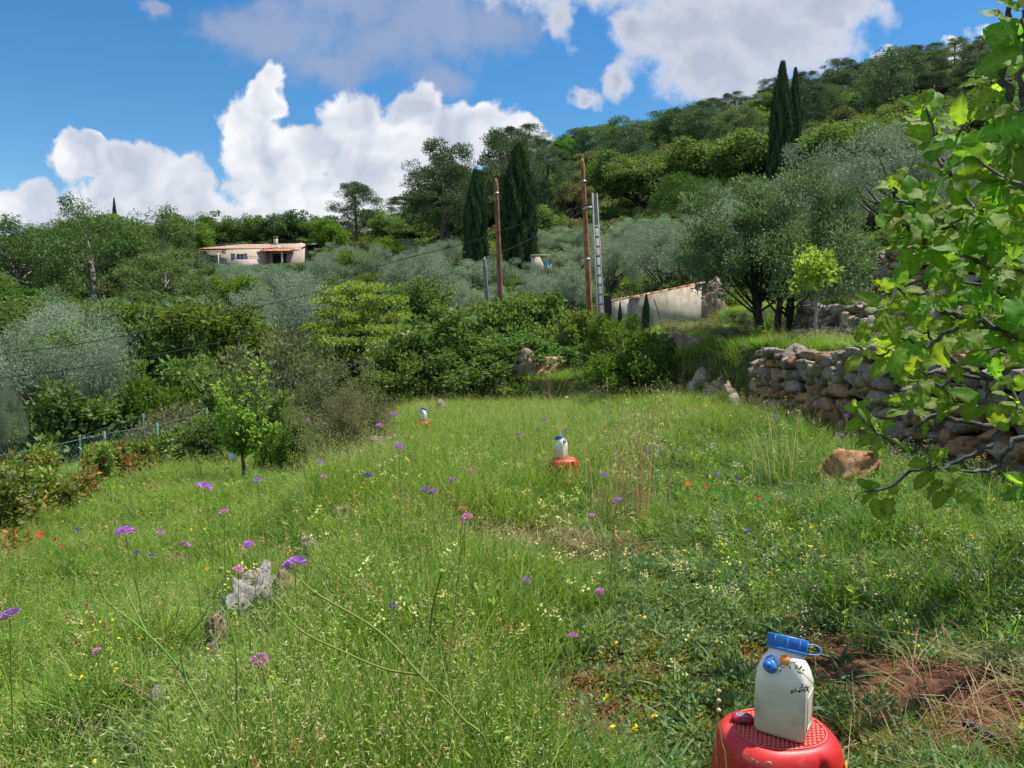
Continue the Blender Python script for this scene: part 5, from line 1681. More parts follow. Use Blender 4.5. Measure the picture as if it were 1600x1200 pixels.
# ------------------------------------------------------------------ the fig tree
def fig_leaf_mesh(seed):
    rg_ = np.random.default_rng(seed)
    half_ = [(0.0, 0.0), (0.09, -0.05), (0.20, -0.03), (0.31, 0.07), (0.35, 0.19), (0.31, 0.29), (0.22, 0.36), (0.30, 0.45), (0.37, 0.56), (0.38, 0.66), (0.31, 0.71), (0.19, 0.68), (0.20, 0.80), (0.18, 0.92), (0.10, 1.02), (0.0, 1.06)]
    if seed % 2 == 1:   # a simpler, less lobed leaf
        half_ = [(0.0, 0.0), (0.10, -0.04), (0.22, 0.02), (0.31, 0.15), (0.35, 0.30), (0.35, 0.44), (0.33, 0.56), (0.32, 0.66), (0.30, 0.75), (0.26, 0.83), (0.22, 0.89), (0.17, 0.95), (0.13, 0.99), (0.09, 1.02), (0.045, 1.045), (0.0, 1.06)]
    h_ = np.array(half_)
    n_ = len(h_)
    mid_y = np.array([0.0, 0.18, 0.37, 0.53, 0.69, 0.88, 1.08])
    fold, droop = 0.15 + 0.25 * rg_.random(), 0.15 + 0.35 * rg_.random()
    zf = lambda x_, y_: fold * np.abs(x_) - droop * y_ ** 2 - 0.5 * x_ ** 2 + 0.035 * np.sin(9 * y_ + 7 * np.abs(x_)) * np.minimum(1, np.abs(x_) * 6)
    V_, F4, F3 = [], [], []
    tint_ = []
    for y_ in mid_y:
        V_.append((0, y_, float(zf(np.float64(0), y_)) - 0.012))
    for s_ in (1, -1):
        base = len(V_)
        for (x_, y_) in h_[1:-1]:
            V_.append((s_ * x_ * (0.95 + 0.1 * rg_.random()), y_, float(zf(np.float64(x_), y_))))
        mbase = len(V_)
        for (x_, y_) in h_[1:-1]:      # a ring half way in, raised between veins
            ym = y_ * 0.5 + np.interp(y_, [-0.1, 1.1], [0.06, 1.0]) * 0.5
            xm = x_ * 0.5
            V_.append((s_ * xm, ym, float(zf(np.float64(xm), ym)) + 0.018))
        k = n_ - 2
        for i in range(k - 1):
            F4.append((base + i, base + i + 1, mbase + i + 1, mbase + i) if s_ == 1 else (base + i + 1, base + i, mbase + i, mbase + i + 1))
        # inner ring to the midrib
        for i in range(k - 1):
            y0_, y1_ = V_[mbase + i][1], V_[mbase + i + 1][1]
            m0 = int(np.argmin(np.abs(mid_y - y0_)))
            m1 = int(np.argmin(np.abs(mid_y - y1_)))
            if m0 != m1:
                F4.append((mbase + i, mbase + i + 1, m1, m0) if s_ == 1 else (mbase + i + 1, mbase + i, m0, m1))
            else:
                F3.append((mbase + i, mbase + i + 1, m0) if s_ == 1 else (mbase + i + 1, mbase + i, m0))
        F3.append((base, mbase, 0) if s_ == 1 else (mbase, base, 0))
        F3.append((base + k - 1, 6, mbase + k - 1) if s_ == 1 else (6, base + k - 1, mbase + k - 1))
    n0 = len(V_)
    # petiole
    pv, pf = tube_np([(0, -0.42, -0.04), (0, -0.2, 0.0), (0, 0.02, -0.008)], [0.018, 0.014, 0.012], 4)
    V_ = np.concatenate([np.array(V_), pv])
    F4 = np.concatenate([np.array(F4), pf + n0])
    ti_ = np.concatenate([np.full(n0, 0.45), np.full(len(pv), 1.0)])
    ti_[:7] = 0.95
    for m_ in range(7, n0):
        ti_[m_] = (0.15, 0.6)[m_ % 2] + 0.25 * rg_.random()
    return mesh_np('leaf', V_, [F4, np.array(F3)], L_fig, tint=ti_, smooth=True)


FIGL = [fig_leaf_mesh(s_) for s_ in range(6)]
LIMBS = [
    [(2010, 930, 4.5), (1780, 740, 4.4), (1610, 655, 4.3), (1552, 690, 4.25), (1485, 726, 4.2), (1425, 736, 4.2)],
    [(2010, 930, 4.5), (1750, 760, 4.6), (1610, 685, 4.5), (1550, 728, 4.5), (1480, 742, 4.4)],
    [(2000, 900, 4.4), (1760, 640, 4.3), (1620, 608, 4.2), (1530, 585, 4.2), (1475, 555, 4.2), (1447, 515, 4.2)],
    [(2000, 900, 4.3), (1720, 610, 4.0), (1600, 530, 3.9), (1560, 440, 3.8), (1530, 370, 3.6), (1500, 300, 3.5), (1462, 225, 3.4)],
    [(1990, 880, 4.2), (1760, 480, 3.4), (1640, 310, 2.9), (1585, 180, 2.7), (1572, 60, 2.7), (1590, -60, 2.7)],
    [(2000, 900, 4.4), (1700, 590, 4.3), (1600, 540, 4.2), (1500, 495, 4.1), (1440, 470, 4.1), (1398, 452, 4.1)],
    [(1545, 420, 3.8), (1500, 392, 3.75), (1440, 378, 3.7), (1412, 340, 3.6), (1398, 300, 3.6)],
    [(1720, 660, 4.6), (1590, 600, 4.6), (1490, 585, 4.6), (1400, 570, 4.6), (1345, 545, 4.6)],
    [(1610, 655, 4.3), (1540, 665, 4.25), (1460, 652, 4.3), (1400, 690, 4.4), (1360, 668, 4.4), (1338, 645, 4.5)],
    [(1600, 540, 4.2), (1540, 560, 4.2), (1470, 600, 4.25), (1430, 575, 4.3)],
    [(1700, 400, 3.3), (1620, 230, 2.7), (1600, 130, 2.5), (1605, 30, 2.5)],
    [(1600, 530, 3.9), (1520, 500, 3.9), (1450, 540, 4.0), (1400, 520, 4.1)],
    [(1750, 760, 4.2), (1640, 770, 3.8), (1600, 760, 3.6)]]
trk = Vector((W(2040, 1000, 4.5).x, 4.5, 0))
trk.z = Gs(trk.x, trk.y)
fig = thing('fig_tree', 'fig tree with big lobed green leaves and grey branches against the stone wall', 'tree', trk)
inv = lambda v: Vector(v) - trk
mb = MB()
forks = [inv(W(*L_[0])) for L_ in LIMBS if L_[0][0] >= 1990]
mb.tube(curve_pts([(0, 0, -0.2), (0.05, 0.02, 0.1), forks[0]], 6), np.linspace(0.13, 0.085, 13), 9)
for f_ in forks[1:]:
    mb.tube([(0.04, 0.0, 0.08), tuple(f_ * 0.6 + Vector((0, 0, 0.05))), tuple(f_)], [0.09, 0.07, 0.05], 8)
ob('trunk', mb.mesh('trunk', m_figbark, True), fig)
axes_pts = []
for L_ in LIMBS:
    p = curve_pts([inv(W(*q_)) for q_ in L_], 7)
    p = p + rng.normal(size=p.shape) * 0.008
    r0_ = 0.036 if L_[0][0] >= 1990 else 0.02
    mb = MB().tube(p, np.linspace(r0_, 0.006, len(p)), 6)
    ob('branch', mb.mesh('branch', m_figbark, True), fig)
    axes_pts.append(p[len(p) // 3:])
axes_all = np.concatenate(axes_pts)
TIPS = [(1447, 168, 3.4), (1462, 205, 3.4), (1505, 195, 3.2), (1395, 292, 3.6), (1425, 318, 3.6), (1470, 268, 3.3), (1520, 245, 3.1), (1562, 215, 2.7), (1575, 120, 2.7),
        (1588, 60, 2.6), (1548, 130, 3.0), (1600, 15, 2.6), (1592, 175, 2.5), (1402, 372, 3.7), (1440, 385, 3.7), (1485, 350, 3.5), (1522, 325, 3.4), (1560, 300, 3.2), (1595, 262, 3.0),
        (1372, 482, 4.0), (1400, 450, 4.1), (1398, 515, 4.1), (1450, 455, 4.0), (1500, 440, 3.9), (1548, 400, 3.7), (1592, 360, 3.5), (1336, 540, 4.6), (1390, 545, 4.5),
        (1442, 520, 4.2), (1482, 555, 4.2), (1530, 480, 3.9), (1572, 450, 3.8), (1602, 495, 3.8), (1340, 640, 4.5), (1362, 668, 4.4), (1410, 625, 4.4), (1440, 598, 4.3),
        (1492, 625, 4.2), (1530, 635, 4.1), (1562, 575, 4.1), (1592, 640, 4.0), (1452, 722, 4.2), (1470, 755, 4.2), (1432, 575, 4.3), (1600, 755, 3.6), (1532, 548, 4.0), (1566, 522, 3.9),
        (1350, 768, 4.3), (1580, 330, 3.2), (1520, 395, 3.8), (1545, 345, 3.5), (1470, 405, 3.8), (1605, 560, 4.0), (1575, 395, 3.6), (1490, 500, 4.1), (1590, 215, 2.8), (1550, 265, 3.1)]
leaves = []
for (px_, py_, d_) in TIPS:
    tip = np.array(inv(W(px_, py_, d_)))
    j = np.argmin(np.linalg.norm(axes_all - tip, axis=1))
    a_ = axes_all[j]
    dist = np.linalg.norm(tip - a_)
    if dist > 0.03:
        md_ = (a_ + tip) / 2 + np.array([0.02, 0, -0.12 * dist])
        ob('twig', MB().tube(curve_pts([a_, md_, tip], 5), np.linspace(0.010, 0.005, 11), 5).mesh('twig', m_figbark, True), fig)
    ax = unit(tip - a_ + np.array([-0.15, -0.05, 0.12]))
    for q_ in range((6 if py_ > 430 else 8) + int(rng.integers(0, 3))):
        az = q_ * 2.4 + rng.random()
        out = np.array([math.cos(az), 0.35 * math.sin(az) - 0.15, 0.75 * math.sin(az) - 0.2]) * (0.75 + 0.2 * rng.random()) + ax * 0.5
        yv = Vector(out).normalized()
        upv = Vector((-0.4, -0.85, 0.65)) + Vector(rng.normal(size=3) * 0.42)
        xv = yv.cross(upv).normalized()
        zv = xv.cross(yv).normalized()
        sz_ = (0.07 + 0.07 * rng.random()) * (0.7 if q_ < 2 else 1.0) * (1.0 if py_ > 420 else 1.05)
        M3 = Matrix((xv, yv, zv)).transposed().to_4x4()
        org = Vector(tip) + yv * sz_ * 0.42 - Vector(ax) * 0.02 * q_
        leaves.append((org, M3, sz_))
leaves.sort(key=lambda l_: (l_[0] + trk).y - 6 * l_[2])
for org, M3, sz_ in leaves[:298]:
    o = bpy.data.objects.new('leaf', FIGL[int(rng.integers(0, 6))])
    o.matrix_basis = Matrix.Translation(org) @ M3 @ Matrix.Scale(sz_, 4)
    o.parent = fig
    COL.objects.link(o)
rest = MB()
rt = []
for org, M3, sz_ in leaves[298:]:
    src = FIGL[int(rng.integers(0, 6))]
    M4 = Matrix.Translation(org) @ M3 @ Matrix.Scale(sz_, 4)
    co = np.array([(M4 @ v_.co)[:] for v_ in src.vertices])
    rest.add(co, [np.array([p_.vertices[:] for p_ in src.polygons if len(p_.vertices) == 4]), np.array([p_.vertices[:] for p_ in src.polygons if len(p_.vertices) == 3])])
    rt.append(np.array([a__.value for a__ in src.attributes['tint'].data]))
if rt:
    tag(ob('leaves', rest.mesh('leaves', L_fig, True, tint=np.concatenate(rt)), fig), kind='stuff')

# ------------------------------------------------------------------ jugs, stools, counter
def dirty(t, vec, c):
    n_ = t.noise(vec, 9.0, 8, 0.7).outputs[0]
    sp = t.add('ShaderNodeSeparateXYZ', {0: t.add('ShaderNodeTexCoord').outputs['Object']})
    low = t.step(sp.outputs[2], 0.16, 0.02)
    c = t.mix(t.math('MULTIPLY', low, 0.8), c, (0.6, 0.53, 0.34, 1))
    f = t.math('MULTIPLY', t.step(n_, 0.42, 0.66), t.math('MULTIPLY_ADD', low, 0.7, 0.12))
    c = t.mix(f, c, (0.36, 0.29, 0.17, 1))
    n_ = t.noise(vec, 120.0, 4, 0.7).outputs[0]
    return t.mix(t.math('MULTIPLY', t.step(n_, 0.66, 0.72), 0.5), c, (0.25, 0.2, 0.12, 1))


m_hdpe = solid_mat('milky_plastic', (0.82, 0.79, 0.7), (0.86, 0.84, 0.76), 4, 0.42, 0.04, 200, 0.4, extra=dirty)
pb = [n_ for n_ in m_hdpe.node_tree.nodes if n_.type == 'BSDF_PRINCIPLED'][0]
pb.inputs['Subsurface Weight'].default_value = 0.6
pb.inputs['Subsurface Radius'].default_value = (0.05, 0.045, 0.035)
m_cap = solid_mat('blue_cap_plastic', (0.02, 0.14, 0.5), (0.03, 0.19, 0.58), 30, 0.4, 0.05, 100, 0.5)
m_orange = solid_mat('orange_plastic', (0.8, 0.2, 0.02), (0.85, 0.26, 0.04), 10, 0.45)


def dusty_red(t, vec, c):
    n_ = t.noise(vec, 14.0, 8, 0.7).outputs[0]
    c = t.mix(t.math('MULTIPLY', t.step(n_, 0.5, 0.75), 0.35), c, (0.55, 0.25, 0.18, 1))
    n_ = t.noise(vec, 160.0, 4, 0.6).outputs[0]
    return t.mix(t.math('MULTIPLY', t.step(n_, 0.66, 0.74), 0.5), c, (0.6, 0.35, 0.25, 1))


m_redp = solid_mat('red_stool_plastic', (0.5, 0.018, 0.02), (0.58, 0.03, 0.028), 5, 0.42, 0.06, 150, 0.45, extra=dusty_red)
m_redf = solid_mat('faded_red_plastic', (0.56, 0.12, 0.1), (0.66, 0.2, 0.16), 8, 0.6, 0.06, 150, 0.3, extra=dusty_red)


def ring(cx, cy, a, b, z, n_, p):
    th = np.linspace(0, 2 * np.pi, n_, endpoint=False)
    c_, s_ = np.cos(th), np.sin(th)
    return np.stack([cx + a * np.sign(c_) * np.abs(c_) ** (2 / p), cy + b * np.sign(s_) * np.abs(s_) ** (2 / p), np.full(n_, z)], 1)


def loft(rings, caps=(True, True)):
    n_ = len(rings[0])
    V_ = np.concatenate(rings)
    i = np.arange(len(rings) - 1)[:, None] * n_
    j = np.arange(n_)[None, :]
    F_ = [np.stack([i + j, i + (j + 1) % n_, i + n_ + (j + 1) % n_, i + n_ + j], -1).reshape(-1, 4)]
    if caps[0]:
        F_.append(np.arange(n_)[::-1][None])
    if caps[1]:
        F_.append((np.arange(n_) + (len(rings) - 1) * n_)[None])
    return V_, F_


def build_jug(root):
    """square can whose wide mouth leans back from the spout side (local -x)"""
    n_ = 64
    prof = [(0.0, .042, .054, 0, 6, 0), (.003, .048, .060, 0, 7, 0), (.012, .0505, .0625, 0, 8, 0), (.05, .051, .063, 0, 9, 0), (.11, .051, .063, 0, 9, 0), (.132, .051, .063, 0, 8.5, 2),
            (.142, .0502, .062, 0.0, 7, 6), (.152, .0494, .0612, .001, 5.8, 10), (.162, .0482, .0592, .0028, 5.0, 14), (.172, .0468, .0562, .005, 4.2, 18), (.181, .0455, .0522, .007, 3.4, 21), (.188, .0446, .0478, .0086, 2.6, 23), (.193, .0436, .0436, .01, 2, 24),
            (.196, .0446, .0446, .0112, 2, 24), (.199, .0432, .0432, .0122, 2, 24), (.214, .0432, .0432, .018, 2, 24)]
    rings = []
    for z_, a, b, cx, p, tl in prof:
        q_ = ring(0, 0, a, b, z_, n_, p)
        t__ = R(tl)
        x_ = q_[:, 0].copy()
        q_[:, 0] = cx + x_ * math.cos(t__)
        q_[:, 2] -= x_ * math.sin(t__)
        rings.append(q_)
    V_, F_ = loft(rings)
    ob('body', mesh_np('body', V_, F_, m_hdpe, smooth=True), root)
    mb_ = MB()
    pts = [(-0.03, -0.0632, 0.03), (0.02, -0.0632, 0.03), (0.03, -0.0632, 0.05), (0.03, -0.0632, 0.115), (-0.03, -0.0632, 0.115), (-0.03, -0.0632, 0.03)]
    mb_.tube(pts, 0.0016, 6)
    ob('embossed_panel', mb_.mesh('embossed_panel', m_hdpe, True), root)
    z0 = .2045
    cp_ = [(.0485, -.003), (.0492, -.0015), (.0492, .003), (.0478, .004), (.0492, .005), (.05, .031), (.049, .0335), (.044, .034), (.043, .0328)]
    V_, F_ = loft([ring(0, 0, r_, r_, h_, 40, 2) for r_, h_ in cp_])
    cap = ob('cap', mesh_np('cap', V_, F_, m_cap, smooth=True), root, (0.0145, 0, z0), (0, R(24), 0))
    rb = MB()
    for k in range(10):
        a_ = k * math.pi / 5 + 0.2
        c_, s_ = math.cos(a_), math.sin(a_)
        rb.tube([(c_ * .0492, s_ * .0492, .007), (c_ * .0502, s_ * .0502, .029)], 0.0012, 5)
    tag(ob('grip_ribs', rb.mesh('grip_ribs', m_cap, True), cap), kind='stuff')
    lp = [(0.02, -0.042, .022), (0.032, -0.056, .027), (0.036, -.073, .022), (0.03, -.072, .006), (0.014, -.048, .001)]
    ob('strap', MB().tube(curve_pts(lp, 8), 0.0022, 6).mesh('strap', m_cap, True), cap)
    sp_dir = Vector((-0.80, 0.16, 0.58)).normalized()
    b0 = Vector((-0.028, 0.02, 0.166))
    ob('spout', MB().tube([b0, b0 + sp_dir * 0.028], [0.0135, 0.0125], 16).mesh('spout', m_hdpe, True), root)
    mb_ = MB()
    c0 = b0 + sp_dir * 0.016
    mb_.tube([c0, c0 + sp_dir * 0.002, c0 + sp_dir * 0.019, c0 + sp_dir * 0.022], [0.0148, 0.0165, 0.0158, 0.012], 16)
    mb_.tube([c0 + sp_dir * 0.021, c0 + sp_dir * 0.029], [0.008, 0.007], 12)
    sc_ = ob('spout_cap', mb_.mesh('spout_cap', m_cap, True), root)
    side_ = sp_dir.cross(Vector((0, 0, 1))).normalized()
    lp = [c0 + sp_dir * 0.01 + side_ * 0.015, c0 + Vector((0, 0, 0.02)) + side_ * 0.014, c0 + Vector((0.004, 0, 0.03)) - side_ * 0.004, c0 + sp_dir * 0.008 - side_ * 0.0155]
    ob('strap', MB().tube(curve_pts(lp, 6), 0.002, 5).mesh('strap', m_cap, True), sc_)
    ob('vent_knob', MB().tube([Vector((-0.008, -0.006, .184)), Vector((-0.036, -0.008, .2)), Vector((-0.038, -0.0082, .2012))], [0.0125, 0.0125, 0.011], 16).mesh('vent_knob', m_orange, True), root)


def build_stool(root, label_sticker=True):
    n_ = 96
    th = np.linspace(0, 2 * np.pi, n_, endpoint=False)
    HS = 0.42
    prof = [(.118, .098, HS - .002, 2.3), (.130, .110, HS - .001, 2.4), (.136, .116, HS - 0.004, 2.4), (.147, .127, HS - .012, 2.5), (.156, .136, HS - .026, 2.6), (.160, .140, HS - .045, 2.7), (.167, .147, HS - .11, 2.8), (.178, .158, HS - .22, 3), (.19, .17, HS - .32, 3)]
    rings = [ring(0, 0, a, b, z_, n_, p) for a, b, z_, p in prof]
    # two thumb notches in the side just under the rim
    for r_ in (4, 5, 6):
        for a0 in (4.98, 4.98 - math.pi):
            dth = np.abs((th - a0 + math.pi) % (2 * math.pi) - math.pi)
            k_ = np.exp(-(dth / 0.075) ** 4) * (0.018 if r_ != 4 else 0.006)
            rings[r_][:, :2] -= unit(rings[r_][:, :2]) * k_[:, None]
    low = ring(0, 0, .203, .183, 0.0, n_, 3.2)
    arch = 0.24 * np.maximum(0, np.cos(2 * th * 1.0 + 0) * 0 + np.cos(4 * (th - math.pi / 4 + math.pi / 4))) ** 0.8
    low[:, 2] = arch
    low[:, :2] *= (1 - 0.12 * arch / 0.24)[:, None]
    rings[-1][:, 2] = np.maximum(rings[-1][:, 2], arch + 0.01)
    rings.append(low)
    V_, F_ = loft(rings[::-1], (False, False))
    topring = rings[0]
    k0 = len(V_)
    V_ = np.concatenate([V_, [[0, 0, HS - 0.002]]])
    base = (len(rings) - 1) * n_
    F_.append(np.array([[base + j, base + (j + 1) % n_, k0] for j in range(n_)]))
    me_ = mesh_np('shell', V_, F_, m_redp, smooth=True)
    sh = ob('shell', me_, root)
    so = sh.modifiers.new('wall', 'SOLIDIFY')
    so.thickness, so.offset = 0.004, -1
    # raised non-slip tread
    mb_ = MB()
    for i in range(-9, 10):
        for j in range(-8, 9):
            x_, y_ = i * 0.0128 + (0.0064 if j % 2 else 0), j * 0.0122
            if (abs(x_) / .122) ** 2.3 + (abs(y_) / .102) ** 2.3 > 0.93:
                continue
            R_ = [ring(x_, y_, .0053, .0040, HS - .003, 8, 2), ring(x_, y_, .0048, .0035, HS + .0012, 8, 2), ring(x_, y_, .003, .0022, HS + .0017, 8, 2)]
            v2, f2 = loft(R_, (False, True))
            mb_.add(v2, f2)
    tag(ob('tread_pads', mb_.mesh('tread_pads', m_redf, True), root), kind='stuff')
    lp = ring(0, 0, .124, .104, HS + .0005, 64, 2.35)
    lp = np.concatenate([lp, lp[:1]])
    ob('tread_rim', MB().tube(lp, 0.0018, 5, cap=False).mesh('tread_rim', m_redf, True), root)
    # round orange stickers on the side
    for a_ in (4.12, 4.12 + math.pi, 4.12 + math.pi / 2):
        pv = np.array([math.cos(a_), math.sin(a_)])
        st_ = MB()
        rr_ = []
        c0 = ring(0, 0, .1633, .1433, HS - .075, 720, 2.75)
        jj = np.argmin(np.abs((np.arctan2(c0[:, 1], c0[:, 0]) - a_ + math.pi) % (2 * math.pi) - math.pi))
        cpt = c0[jj]
        nrm = Vector((pv[0], pv[1] * 1.05, 0.1)).normalized()
        xv = Vector((0, 0, 1)).cross(nrm).normalized()
        yv = nrm.cross(xv)
        for rad_, off_ in ((0.024, 0.003), (0.023, 0.006)):
            rr_.append(np.array([tuple(Vector(cpt) + xv * rad_ * math.cos(q_) + yv * rad_ * 1.05 * math.sin(q_) + nrm * off_) for q_ in np.linspace(0, 2 * math.pi, 24, endpoint=False)]))
        v2, f2 = loft(rr_, (True, True))
        st_.add(v2, f2)
        ob('sticker', st_.mesh('sticker', m_orange), root)


def tree_copy(src, label, loc, rz, group=None):
    """a copy of a thing with copies of its parts and sub-parts"""
    r = src.copy()
    COL.objects.link(r)
    r.location, r.rotation_euler = loc, (0, 0, rz)
    r['label'] = label
    for c_ in src.children:
        d_ = c_.copy()
        COL.objects.link(d_)
        d_.parent = r
        for e_ in c_.children:
            g_ = e_.copy()
            COL.objects.link(g_)
            g_.parent = d_
    return r


bpy.context.view_layer.update()
ST_D = 1.97
top = W(1216, 1137, ST_D)
stool = thing('step_stool', 'nearest red plastic stool, carrying a jug and a small counter', 'stool', (top.x, top.y, top.z - 0.42), R(8), 'red stools under the jugs')
build_stool(stool)
jug = thing('water_jug', 'large near white jug with blue cap and orange knob on the red stool', 'jug', (top.x + 0.008, top.y - 0.012, top.z + 0.003), 0, 'white jugs with blue caps')
build_jug(jug)
jug.rotation_euler = (0, 0, R(57))
jug.scale = (1.08, 1.08, 1.07)
bpy.context.view_layer.update()
# second and third set
q2 = W(881, 716, 8.3)
z2 = q2.z
s2 = tree_copy(stool, 'red stool half sunk in mid-meadow grass under the second jug', (q2.x, q2.y, z2 - 0.42), R(14))
j2 = tree_copy(jug, 'white jug with blue cap standing amid the meadow, seen side on', (q2.x - 0.03, q2.y, z2 + 0.003), R(150))
q3 = W(661, 658, 14.8)
s3 = tree_copy(stool, 'farthest red stool, nearly lost in grass under the smallest jug', (q3.x, q3.y, q3.z - 0.42), R(-10))
j3 = tree_copy(jug, 'farthest and smallest looking white jug at the back of the meadow', (q3.x, q3.y, q3.z + 0.003), R(60))

# little digital counter lying on the near stool
ctr = thing('hand_counter', 'small red oval digital counter lying on the near stool beside the jug', 'counter', (top.x - 0.09, top.y + 0.03, top.z + 0.002), R(-12))
ctr.scale = (1.15, 1.15, 1.15)
m_cred = solid_mat('counter_red', (0.36, 0.008, 0.03), (0.42, 0.012, 0.04), 10, 0.4)
m_lcd = solid_mat('lcd_grey', (0.2, 0.24, 0.27), (0.26, 0.3, 0.33), 10, 0.25)
v2, f2 = loft([ring(0, 0, .022, .016, 0, 28, 2.6), ring(0, 0, .026, .02, .004, 28, 2.6), ring(0, 0, .026, .02, .011, 28, 2.6), ring(0, 0, .022, .016, .015, 28, 2.6)])
ob('case', mesh_np('case', v2, f2, m_cred, smooth=True), ctr)
v2, f2 = loft([ring(0, .002, .0165, .0095, .0148, 24, 3), ring(0, .002, .0155, .0085, .0162, 24, 3)])
lcd = ob('display', mesh_np('display', v2, f2, m_lcd), ctr)
dg = MB()
for k in range(5):
    x_ = -0.0105 + k * 0.0052
    dg.box((x_, -0.002, .0163), (x_ + .0008, .006, .0166)).box((x_ + .003, -0.002, .0163), (x_ + .0038, .006, .0166)).box((x_ + .0009, .0052, .0163), (x_ + .0029, .006, .0166)).box((x_ + .0009, -.002, .0163), (x_ + .0029, -.0012, .0166))
ob('digits', dg.mesh('digits', m_black), lcd)
v2, f2 = loft([ring(0, -.0165, .008, .004, .002, 16, 2.4), ring(0, -.0185, .008, .004, .0105, 16, 2.4)])
ob('button', mesh_np('button', v2, f2, m_black, smooth=True), ctr)
v2, f2 = loft([ring(-.004, .0185, .006, .0035, .006, 12, 2), ring(-.004, .0195, .006, .0035, .012, 12, 2)])
ob('lanyard_loop', mesh_np('lanyard_loop', v2, f2, m_black, smooth=True), ctr)

# black hose end on the soil, lower right corner
a_, b_ = W(1508, 1190, 2.75), W(1575, 1212, 2.62)
a_.z, b_.z = Gs(a_.x, a_.y) + 0.022, Gs(b_.x, b_.y) + 0.022
hs_o = thing('hose_end', 'short black ribbed hose end on the red soil near the stool', 'hose', a_)
v_ = b_ - a_
ob('hose', MB().tube([(0, 0, 0), tuple(v_ * .5), tuple(v_)], 0.02, 12).mesh('hose', m_black, True), hs_o)
ob('collar', MB().tube([tuple(-v_.normalized() * 0.006), tuple(v_.normalized() * 0.03)], 0.0245, 12).mesh('collar', m_black, True), hs_o)

# ------------------------------------------------------------------ flowers one can count
def scab_head(seed, mat):
    """mauve pincushion: domed disc of small florets with longer frilled rim petals"""
    rg_ = np.random.default_rng(seed)
    n_ = 150
    f = np.sqrt((np.arange(n_) + 0.5) / n_)
    a = np.arange(n_) * 2.39996
    C = np.stack([np.cos(a) * f * 0.72, np.sin(a) * f * 0.72, 0.42 * (1 - f ** 2)], 1)
    A = unit(np.stack([np.cos(a) * f * 1.1, np.sin(a) * f * 1.1, 0.9 - 0.75 * f], 1) + rg_.normal(size=(n_, 3)) * 0.25)
    B = unit(np.cross(A, rg_.normal(size=(n_, 3))))
    V1, F1 = leaf_quads(C, A, B, 0.3 + 0.16 * f, np.full(n_, 0.24))
    t1 = np.repeat(rg_.random(n_), 4)
    n2 = 30
    a = np.linspace(0, 6.283, n2, endpoint=False)
    C = np.stack([np.cos(a) * 0.6, np.sin(a) * 0.6, np.full(n2, 0.0)], 1)
    A = unit(np.stack([np.cos(a), np.sin(a), -0.15 + 0.25 * rg_.normal(size=n2)], 1))
    B = np.stack([-np.sin(a), np.cos(a), np.zeros(n2)], 1)
    V2, F2 = leaf_quads(C, A, B, 0.42 + 0.15 * rg_.random(n2), np.full(n2, 0.2))
    n3 = 14
    a = np.linspace(0, 6.283, n3, endpoint=False)
    C = np.stack([np.cos(a) * 0.1, np.sin(a) * 0.1, np.full(n3, -0.12)], 1)
    A = unit(np.stack([np.cos(a), np.sin(a), np.full(n3, -0.05)], 1))
    B = np.stack([-np.sin(a), np.cos(a), np.zeros(n3)], 1)
    V3, F3 = leaf_quads(C, A, B, np.full(n3, 0.65), np.full(n3, 0.16))
    V_, F_, t_, mi_ = join([(V1, F1, t1, 0), (V2, F2, np.repeat(rg_.random(n2), 4), 0), (V3, F3, np.repeat(rg_.random(n3), 4), 1)])
    return mesh_np('flower_head', V_, F_, [mat, St_g], tint=t_, mi=mi_)


